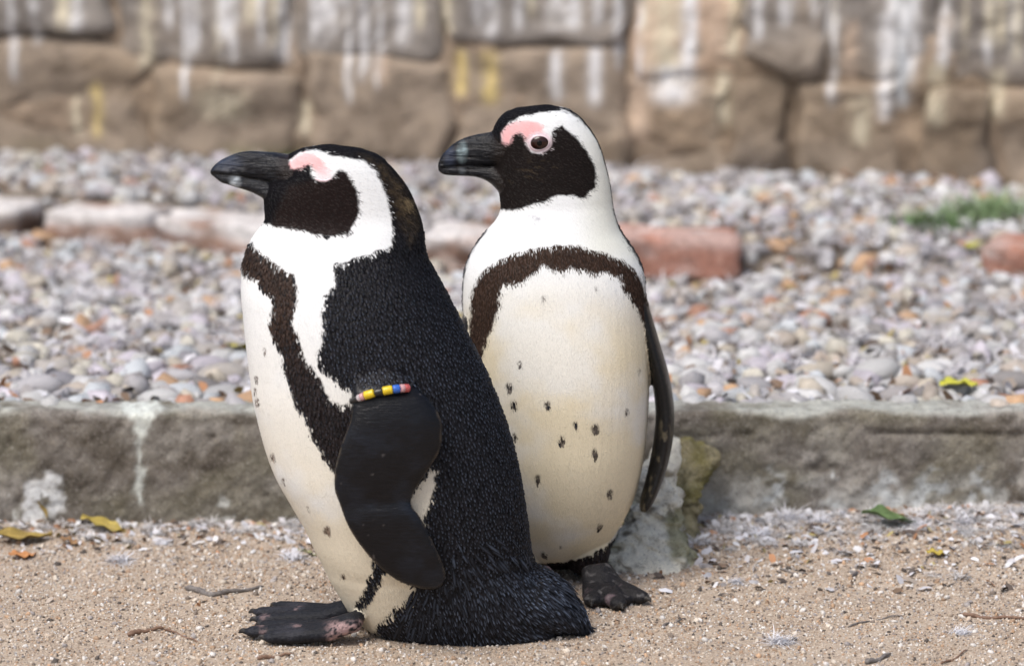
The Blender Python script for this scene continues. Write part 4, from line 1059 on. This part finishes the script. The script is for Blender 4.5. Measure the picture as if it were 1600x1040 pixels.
# ---- right penguin (breast to the camera, head turned left)
YR = 4.28
rowsR = [(164,846,858,.004,0),(166,828,876,.014,0),(172,797,890,.024,0),(180,785,903,.029,0),(190,776,913,.032,0),(200,771,921,.034,0),(215,769,931,.036,0),(230,770,938,.037,0),(245,772,943,.038,0),(260,774,947,.039,0),(275,776,951,.040,0),
 (290,778,954,.041,0),(305,780,956,.043,0),(320,782,958,.045,0),(330,781,960,.048,0),(345,774,964,.053,0),(360,761,970,.059,0),(375,749,980,.065,0),(390,739,990,.070,0),(405,732,998,.075,0),(420,727,1004,.079,0),(440,724,1008,.084,0),(460,723,1010,.088,0),
 (500,725,1011,.094,-.002),(540,727,1013,.099,-.004),(600,728,1014,.104,-.006),(660,728,1011,.106,-.006),(700,731,1007,.106,-.006),(740,738,1000,.1025,-.005),(770,746,992,.098,-.003),(795,758,981,.091,-.002),(812,765,972,.084,-.001),(830,777,961,.075,0),(846,793,947,.064,.001),(860,811,928,.051,.002),(870,831,905,.037,.002),(875,846,890,.024,.002)]
beakR = [(684,255,268,.002),(689,244,272,.0045),(700,232,274,.007),(712,222,274.5,.0085),(726,215,275,.0095),(740,211,276,.011),(755,208,280,.013),(768,206,288,.017),(782,203,303,.023),(798,200,318,.028)]
flR = [((1002,470),(1006,470),YR-.03,YR+.02,.006),((1008,500),(1010,500),YR-.035,YR+.03,.009),((1018,540),(1020,540),YR-.038,YR+.035,.0105),((1029,580),(1031,580),YR-.040,YR+.037,.011),((1036,620),(1038,620),YR-.040,YR+.038,.0115),((1038,655),(1040,655),YR-.042,YR+.034,.0115),
       ((1034,695),(1036,695),YR-.044,YR+.03,.0115),((1027,730),(1028,730),YR-.046,YR+.024,.011),((1018,760),(1019,760),YR-.048,YR+.014,.010),((1010,782),(1011,782),YR-.048,YR+.004,.0085),((1006,794),(1007,794),YR-.046,YR-.010,.0055)]
def blade_side(stn, ns=28):
    A = interp_rows(np.column_stack([np.arange(len(stn)), np.array([[a[0], a[1], b[0], b[1], ya, yb, th] for a, b, ya, yb, th in stn])]), 60); rings = []
    for row in A:
        c = at((row[1] + row[3]) / 2, row[2], (row[5] + row[6]) / 2); hy = (row[6] - row[5]) / 2; th = row[7]
        rings.append([(c.x + th * math.sin(6.2832*k/ns), c.y + hy * math.cos(6.2832*k/ns), c.z) for k in range(ns)])
    return ring_mesh(rings)
fr = blade_side(flR)
cxR = at(868, 600, YR).x
fr2 = ([(2 * cxR - x + .004, y, z) for x, y, z in fr[0]], fr[1])
# rump and legs: stub legs, tail behind
rump = []
def ell(c, r, ns=28, nr=18):
    rings = []
    for i in range(nr):
        a = math.pi * (i + .5) / nr; rings.append([(c[0] + r[0]*math.sin(a)*math.cos(6.2832*k/ns), c[1] + r[1]*math.sin(a)*math.sin(6.2832*k/ns), c[2] + r[2]*math.cos(a)) for k in range(ns)])
    return ring_mesh(rings)
cr = at(868, 860, YR + .02)
pcR = [('body', loft_rows(rowsR, YR))] + mandibles(beakR, [684, 710, 740, 780, 812], [266, 260, 262, 258, 244], YR, 2) + [ ('flipper', fr), ('flipper', fr2),
       ('body', ell((cr.x + .002, YR + .03, .055), (.075, .075, .052))), ('body', ell((cr.x + .036, YR - .020, .040), (.030, .034, .034))), ('body', ell((cr.x - .04, YR - .020, .040), (.028, .034, .034))),
       ('body', ell((cr.x, YR + .10, .03), (.05, .06, .024)))]
a3 = onz(932, 900, .02); a4 = onz(845, 900, .02)
pcR += foot_pieces((a3.x, a3.y, .02), [tuple(onz(925, 944, .004)), tuple(onz(970, 949, .004)), tuple(onz(1010, 938, .004))], .0175)
pcR += foot_pieces((a4.x, a4.y, .02), [tuple(onz(815, 945, .004)), tuple(onz(845, 950, .004)), tuple(onz(872, 946, .004))], .0125)
meR, PR, NR, kR = assemble('right', pcR)
CRWN = [(770,240),(783,222),(783,207),(794,192),(815,182),(840,177),(868,173),(880,171),(893,177),(905,186),(916,197),(930,190),(930,120),(700,120),(700,240)]
FACE = [(783,222),(796,222),(800,211),(812,206),(818,213),(821,226),(830,236),(843,240),(857,233),(862,222),(861,206),(873,198),(877,195),(890,206),(905,220),(918,240),(928,260),(931,280),(930,292),(912,310),(895,305),(872,305),(850,315),(835,318),(810,327),(795,328),(760,326),(740,300),(700,280),(700,220),(760,200)]
BAND = [(720,540),(733,520),(734,490),(735,460),(745,435),(760,418),(780,407),(800,398),(820,392),(845,386),(870,383),(895,384),(920,388),(945,395),(965,402),(985,414),(1000,433),(1007,452),(1025,470),(1030,540),(1012,540),(1008,520),(1003,495),(995,477),(985,466),(975,455),(968,432),(950,425),(930,426),(910,420),(890,418),(877,425),(865,420),(850,413),(835,425),(815,440),(800,443),(785,445),(780,460),(782,480),(772,500),(765,520),(757,540),(752,560),(735,620),(715,620)]
PKR = [(784,224),(783,207),(793,195),(808,189),(825,188),(841,192),(849,200),(843,207),(832,210),(825,217),(820,222),(818,213),(812,206),(800,211),(796,223)]
spotsR = [(812,572,5.5),(796,607,7),(803,634,7),(855,635,7),(899,667,5),(930,672,8),(877,692,7),(929,711,7),(840,752,7),(979,646,5),(953,774,6),(938,826,5),(850,470,4),(932,455,4),(804,683,5),(848,870,6),(876,858,3),(1000,582,4),(790,700,3)]
zr = at(850, 345, YR).z
def colR(P, N, k, fe, r):
    n = len(P); head = P[:, 2] > zr - .01
    Q = P.copy(); m_ = head & (Q[:, 1] > YR); Q[m_, 1] = 2 * YR - Q[m_, 1]; q = to_px(Q)
    wob = np.stack([(vn(Q, 170, 21) - .5), (vn(Q, 170, 22) - .5)], 1) * np.where(P[:, 2:] > at(500, 350, YR).z, 4.0, 8.0) + r.normal(0, 1, (n, 2)) * (2.0 if fe else 0); qq = q + wob
    sd = 1.5 if fe == 0 else 2.6
    wc = np.tile(WHT, (n, 1)); f1 = fbm(Q, 12, 4, 26)
    wc = mixc(wc, sst(400, 560, q[:, 1]) * (.40 + .60 * sst(.38, .62, f1 + .12 * sst(760, 1000, q[:, 0]))) , CRM)
    wc = mixc(wc, sst(880, 950, q[:, 0]) * (1 - sst(380, 430, q[:, 1])) * .45, (.66, .66, .52))
    c = wc
    lf_ = (P[:, 0] < cxR) * (1 - sst(540, 600, q[:, 1])) * .26
    back = np.where(head, 0.0, sst(.10, .30, N[:, 1] + lf_ + (vn(Q, 120, 30) - .5) * .2))
    dk = np.maximum(np.maximum(sst(-sd, sd, inpoly_sdf(qq, CRWN)), sst(-sd, sd, inpoly_sdf(qq, FACE))), back)
    # thin dark nape on the turned head
    nape = (1 - sst(.006, .010, np.abs(P[:, 1] - YR) + (vn(Q, 200, 41) - .5) * .003)) * (q[:, 0] > 895) * (q[:, 1] < 420)
    sh = sst(-sd, sd, inpoly_sdf(qq, [(957,325),(963,345),(975,372),(990,392),(1003,415),(1008,440),(1030,440),(1030,330)]))
    dk = np.maximum(dk, np.maximum(sh, nape))
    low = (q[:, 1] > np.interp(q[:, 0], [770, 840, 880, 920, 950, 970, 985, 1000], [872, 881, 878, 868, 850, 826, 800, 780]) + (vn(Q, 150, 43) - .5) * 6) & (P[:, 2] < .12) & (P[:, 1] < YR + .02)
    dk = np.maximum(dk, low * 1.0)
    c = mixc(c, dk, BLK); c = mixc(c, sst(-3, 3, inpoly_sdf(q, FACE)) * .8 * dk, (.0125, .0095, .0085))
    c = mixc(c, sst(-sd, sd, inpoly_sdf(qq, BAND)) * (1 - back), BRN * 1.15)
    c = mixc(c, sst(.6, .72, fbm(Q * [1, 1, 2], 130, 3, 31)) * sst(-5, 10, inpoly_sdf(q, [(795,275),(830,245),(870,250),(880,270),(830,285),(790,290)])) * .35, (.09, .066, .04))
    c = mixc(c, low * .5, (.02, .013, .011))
    pk = sst(-2.5, 2.5, inpoly_sdf(q + wob * .35, PKR)); c = mixc(c, pk, PNK)
    c = mixc(c, (1 - sst(1, 5, np.abs(np.linalg.norm((q - (826, 240)) * [.9, 1], axis=1) - 6))) * head * .12, (.06, .045, .035))
    c = mixc(c, (1 - sst(.85, 1.1, np.linalg.norm((q - (842, 222)) / (20.5, 17), axis=1))) , (.74, .62, .66))
    for sx, sy, sr in spotsR:
        d = np.linalg.norm((q + wob * .55 - (sx, sy - 4)) * [1.1, .8], axis=1); c = mixc(c, (1 - sst(sr * .35, sr * 1.0, d)) * (.95 if sr > 4 else .7) * (~head), (.030, .022, .020))
    c = mixc(c, (1 - sst(3, 14, np.linalg.norm((qq - (836, 341)) * [.6, 2.2], axis=1))) * sst(.45, .6, vn(Q, 260, 37)) * .7, (.30, .30, .36))
    f = k == 1
    if f.any():
        fc = mixc(np.tile(np.array([.011, .0105, .011]), (n, 1)), sst(.58, .70, fbm(Q * [1, 1, .5], 160, 4, 33)) * .6 * sst(600, 680, q[:, 1]), (.13, .11, .075)); c = np.where(f[:, None], fc, c)
    b = k == 2
    if b.any():
        bc = mixc(np.tile(np.array([.007, .0075, .010]), (n, 1)), sst(.5, .75, fbm(Q * [1, 1, 2.5], 90, 4, 35)) * .5, (.026, .029, .036))
        bc = mixc(bc, (1 - sst(4, 15, np.linalg.norm((q - (722, 238)) * [1.25, .7], axis=1))) * (.3 + .5 * sst(.35, .6, fbm(Q, 150, 3, 16))), (.32, .42, .45)); bc = mixc(bc, (1 - sst(3, 14, np.linalg.norm((q - (703, 245)) * [1, .6], axis=1))) * .6, (.05, .065, .11)); bc = mixc(bc, (1 - sst(2, 8, np.linalg.norm((q - (722, 268)) * [1, .7], axis=1))) * .4, (.16, .18, .2))  # middle mix is a blue gloss near the tip, painted into the colour
        bc = mixc(bc, (1 - sst(.6, 2.2, np.abs(q[:, 1] - np.interp(q[:, 0], [684, 710, 740, 780, 812], [262, 259, 262, 258, 244])))) * .7, (.004, .004, .004))
        bc = mixc(bc, sst(760, 782, q[:, 0]) * .7, (.017, .011, .0085))
        kw = sst(772, 785, q[:, 0]) * (1 - dk); c = np.where(b[:, None], bc * (1 - kw[:, None]) + c * kw[:, None], c)
    ft = k >= 3
    if ft.any():
        fc = mixc(np.tile(np.array([.02, .019, .021]), (n, 1)), sst(.60, .72, fbm(Q, 60, 4, 37)) * .5, (.26, .19, .21)); fc = mixc(fc, sst(.64, .74, fbm(Q, 130, 3, 39)) * .4, (.2, .19, .19)); fc = mixc(fc, (k == 4) * .6, (.05, .045, .04)); c = np.where(ft[:, None], fc, c)
    return c
darkR = colR(PR, NR, kR, 0.0, np.random.default_rng(1)).mean(1) < .15
headR = sst(-.05, .02, PR[:, 2] - zr)
pxR = to_px(PR)
L2, W2_, sp2, lf2 = bird_params(PR, NR, kR, darkR, headR, np.zeros(len(PR)))
inband = inpoly_sdf(pxR, BAND) > -3
L2 = np.where(inband, .0062, L2); W2_ = np.where(inband, .0014, W2_); sp2 = np.where(inband, .0021, sp2)
flR_ = flow_field(PR, YR, at(850, 350, YR).z, None)
tw2 = darkR * (1 - headR) * .35 * (~inband)
eye_px = (843, 223)
eyeR = at(*eye_px, YR - .037)
scale_flipper(kR, (L2, W2_, sp2, lf2)); tw2[kR == 1] = 0
selR = (kR <= 1) & (PR[:, 2] > .004) & (np.linalg.norm((pxR - (843, 222)) / (19, 15), axis=1) > 1.0)
bodyR = finish_bird(meR, PR, NR, kR, colR, flR_, (L2, W2_, sp2, lf2, tw2, selR), 12)
pen2 = empty('penguin', (cxR, YR, 0)); tag(pen2, 'upright penguin behind, white spotted breast to the viewer and head turned left', 'penguin', 'pair of penguins')
b2 = link('body', bodyR); b2.parent = pen2; b2.matrix_parent_inverse = Matrix.Translation(-pen2.location)

def surf_y(P, px, py, Yc):
    q = to_px(P); near = P[:, 1] < Yc; d = np.linalg.norm(q - (px, py), axis=1) + (~near) * 1e6
    i = np.argsort(d)[:12]; return P[i].mean(0)
def local(o, parent):
    o.parent = parent; o.matrix_parent_inverse = Matrix.Translation(-parent.location)
# eyes of the right penguin
m_eye = NB('eye_ball'); m_eye.col((.022, .007, .005)); m_eye.b.inputs['Roughness'].default_value = .12; m_eye.b.inputs['Specular IOR Level'].default_value = .4; m_eye = m_eye.m
m_pup = NB('pupil'); m_pup.col((.003, .003, .003)); m_pup.b.inputs['Roughness'].default_value = .12; m_pup.b.inputs['Specular IOR Level'].default_value = .18; m_pup = m_pup.m
m_lid = M_solid('eyelid_skin', (.66, .50, .54), (.76, .64, .68), 400, .5, .3, .0005)
sp0 = surf_y(PR, 843, 223, YR)
def eye_at(side):
    y = sp0[1] if side < 0 else 2 * YR - sp0[1]; V, T = ico(4)
    c = at(843, 223, sp0[1]); cx, cz = c.x, c.z
    Vv = V * [.0122, .0060, .0092]
    o = link('eye', mk_mesh('eye', Vv, T, m_eye)); o.location = (cx, y - side * .0008 * -1 if side > 0 else y + .0008, cz); o.rotation_euler = (0, R(-8), 0); local(o, pen2)
    p = link('pupil', mk_mesh('pupil', V * [.0032, .0008, .0032], T, m_pup), o); p.location = (0, side * .0056, 0)
    # lid ring: almond rim
    ns, nr = 48, 10; rings = []
    for i in range(ns):
        a = 6.2832 * i / ns; ex = .0112 * math.cos(a); ez = .0083 * math.sin(a) * (1 - .12 * math.cos(a)); nx, nz = math.cos(a), math.sin(a)
        rings.append([(ex + .0015 * math.cos(6.2832*k/nr) * nx, side * .0016 + .0015 * math.sin(6.2832*k/nr), ez + .0016 * math.cos(6.2832*k/nr) * nz) for k in range(nr)])
    Fc = [[i*nr+k, i*nr+(k+1) % nr, ((i+1) % ns)*nr+(k+1) % nr, ((i+1) % ns)*nr+k] for i in range(ns) for k in range(nr)]
    l_ = link('eyelid', mk_mesh('eyelid', [p_ for r_ in rings for p_ in r_], Fc, m_lid), o)
eye_at(-1); eye_at(1)
# closed eye of the left penguin: a fine lid fold
spL = surf_y(PL, 505, 277, YL)
for side in (-1, 1):
    V, Fc = tube([(-.0085, 0, .0012), (-.003, 0, -.0008), (.004, 0, -.0010), (.010, 0, .0016)], [.0009, .0016, .0016, .0009])
    o = link('eyelid', mk_mesh('eyelid', V, Fc, m_lid)); c = at(504, 281, spL[1]); o.location = (c.x, spL[1] - .0004 if side < 0 else 2 * YL - spL[1] + .0004, c.z); local(o, pen1)

# wing band of beads on the left penguin
def M_plain(name, c, rough=.3):
    m_ = NB(name); v = m_.coord(); n = m_.noise(300, 4, .6, v); k = m_.ramp(n, [(.3, tuple(x * .8 for x in c)), (.7, c)]); m_.col(k); m_.b.inputs['Roughness'].default_value = rough; return m_.m
bm_ = {'k': M_plain('bead_black', (.02, .02, .022)), 'y': M_plain('bead_yellow', (.75, .55, .02)), 'b': M_plain('bead_blue', (.03, .13, .55)), 'p': M_plain('bead_pink', (.60, .34, .36)), 'r': M_plain('bead_red', (.50, .10, .10)), 'c': M_plain('bead_clear', (.5, .45, .47))}
Yb = yf - .0215
ctrl = [(549, 627, Yb + .016), (560, 622, Yb + .004), (575, 616, Yb), (592, 612, Yb - .001), (610, 608.5, Yb), (625, 606.5, Yb + .002), (639, 606, Yb + .008)]
CP = [at(a, b, y) for a, b, y in ctrl]
def curve_pt(t):
    n = len(CP) - 1; x = min(max(t, 0), .9999) * n; i = int(x); f = x - i
    p0, p1, p2, p3 = CP[max(i-1, 0)], CP[i], CP[i+1], CP[min(i+2, n)]
    return .5 * ((2*p1) + (p2-p0)*f + (2*p0-5*p1+4*p2-p3)*f*f + (3*p1-p0-3*p2+p3)*f**3)
band = link('wing_band', None) if False else None
loop = [curve_pt(t) for t in np.linspace(0, 1, 9)] + [CP[-1] + Vector((.006, .022, .004)), CP[-1].lerp(CP[0], .5) + Vector((0, .055, .004)), CP[0] + Vector((-.004, .030, .002)), CP[0]]
Vt, Ft = tube(loop, [.0016] * len(loop))
band = link('wing_band', mk_mesh('wing_band', Vt, Ft, bm_['k'])); band['label'] = 'cord of coloured beads round the flipper'; local(band, pen1)
seq = [('k', 0, .085, .0030), ('k', .09, .16, .0036), ('c', .165, .21, .0040), ('p', .21, .27, .0042), ('y', .275, .43, .0047), ('k', .435, .55, .0040), ('y', .555, .70, .0047), ('b', .705, .83, .0046), ('p', .835, .90, .0045), ('r', .90, .985, .0045)]
for cname, t0, t1, r_ in seq:
    pts = [curve_pt(t) for t in np.linspace(t0, t1, 4)]
    rings = []; ns = 20
    d = (pts[-1] - pts[0]); 
    st = [(0, .80), (.06, .97), (.12, 1), (.88, 1), (.94, .97), (1, .80)]
    for t, f in st:
        q = curve_pt(t0 + (t1 - t0) * t); dd = d.normalized(); s = dd.cross(Vector((0, 0, 1))).normalized(); u = s.cross(dd)
        rings.append([tuple(q + s * math.cos(6.2832*k/ns) * r_ * f + u * math.sin(6.2832*k/ns) * r_ * f) for k in range(ns)])
    V, Fc = ring_mesh(rings); me = mk_mesh('bead', V, Fc, bm_[cname]); o = link('bead', me); o.parent = band; o['label'] = {'k': 'black', 'y': 'yellow', 'b': 'blue', 'p': 'pink', 'r': 'red', 'c': 'clear whitish'}[cname] + ' bead'
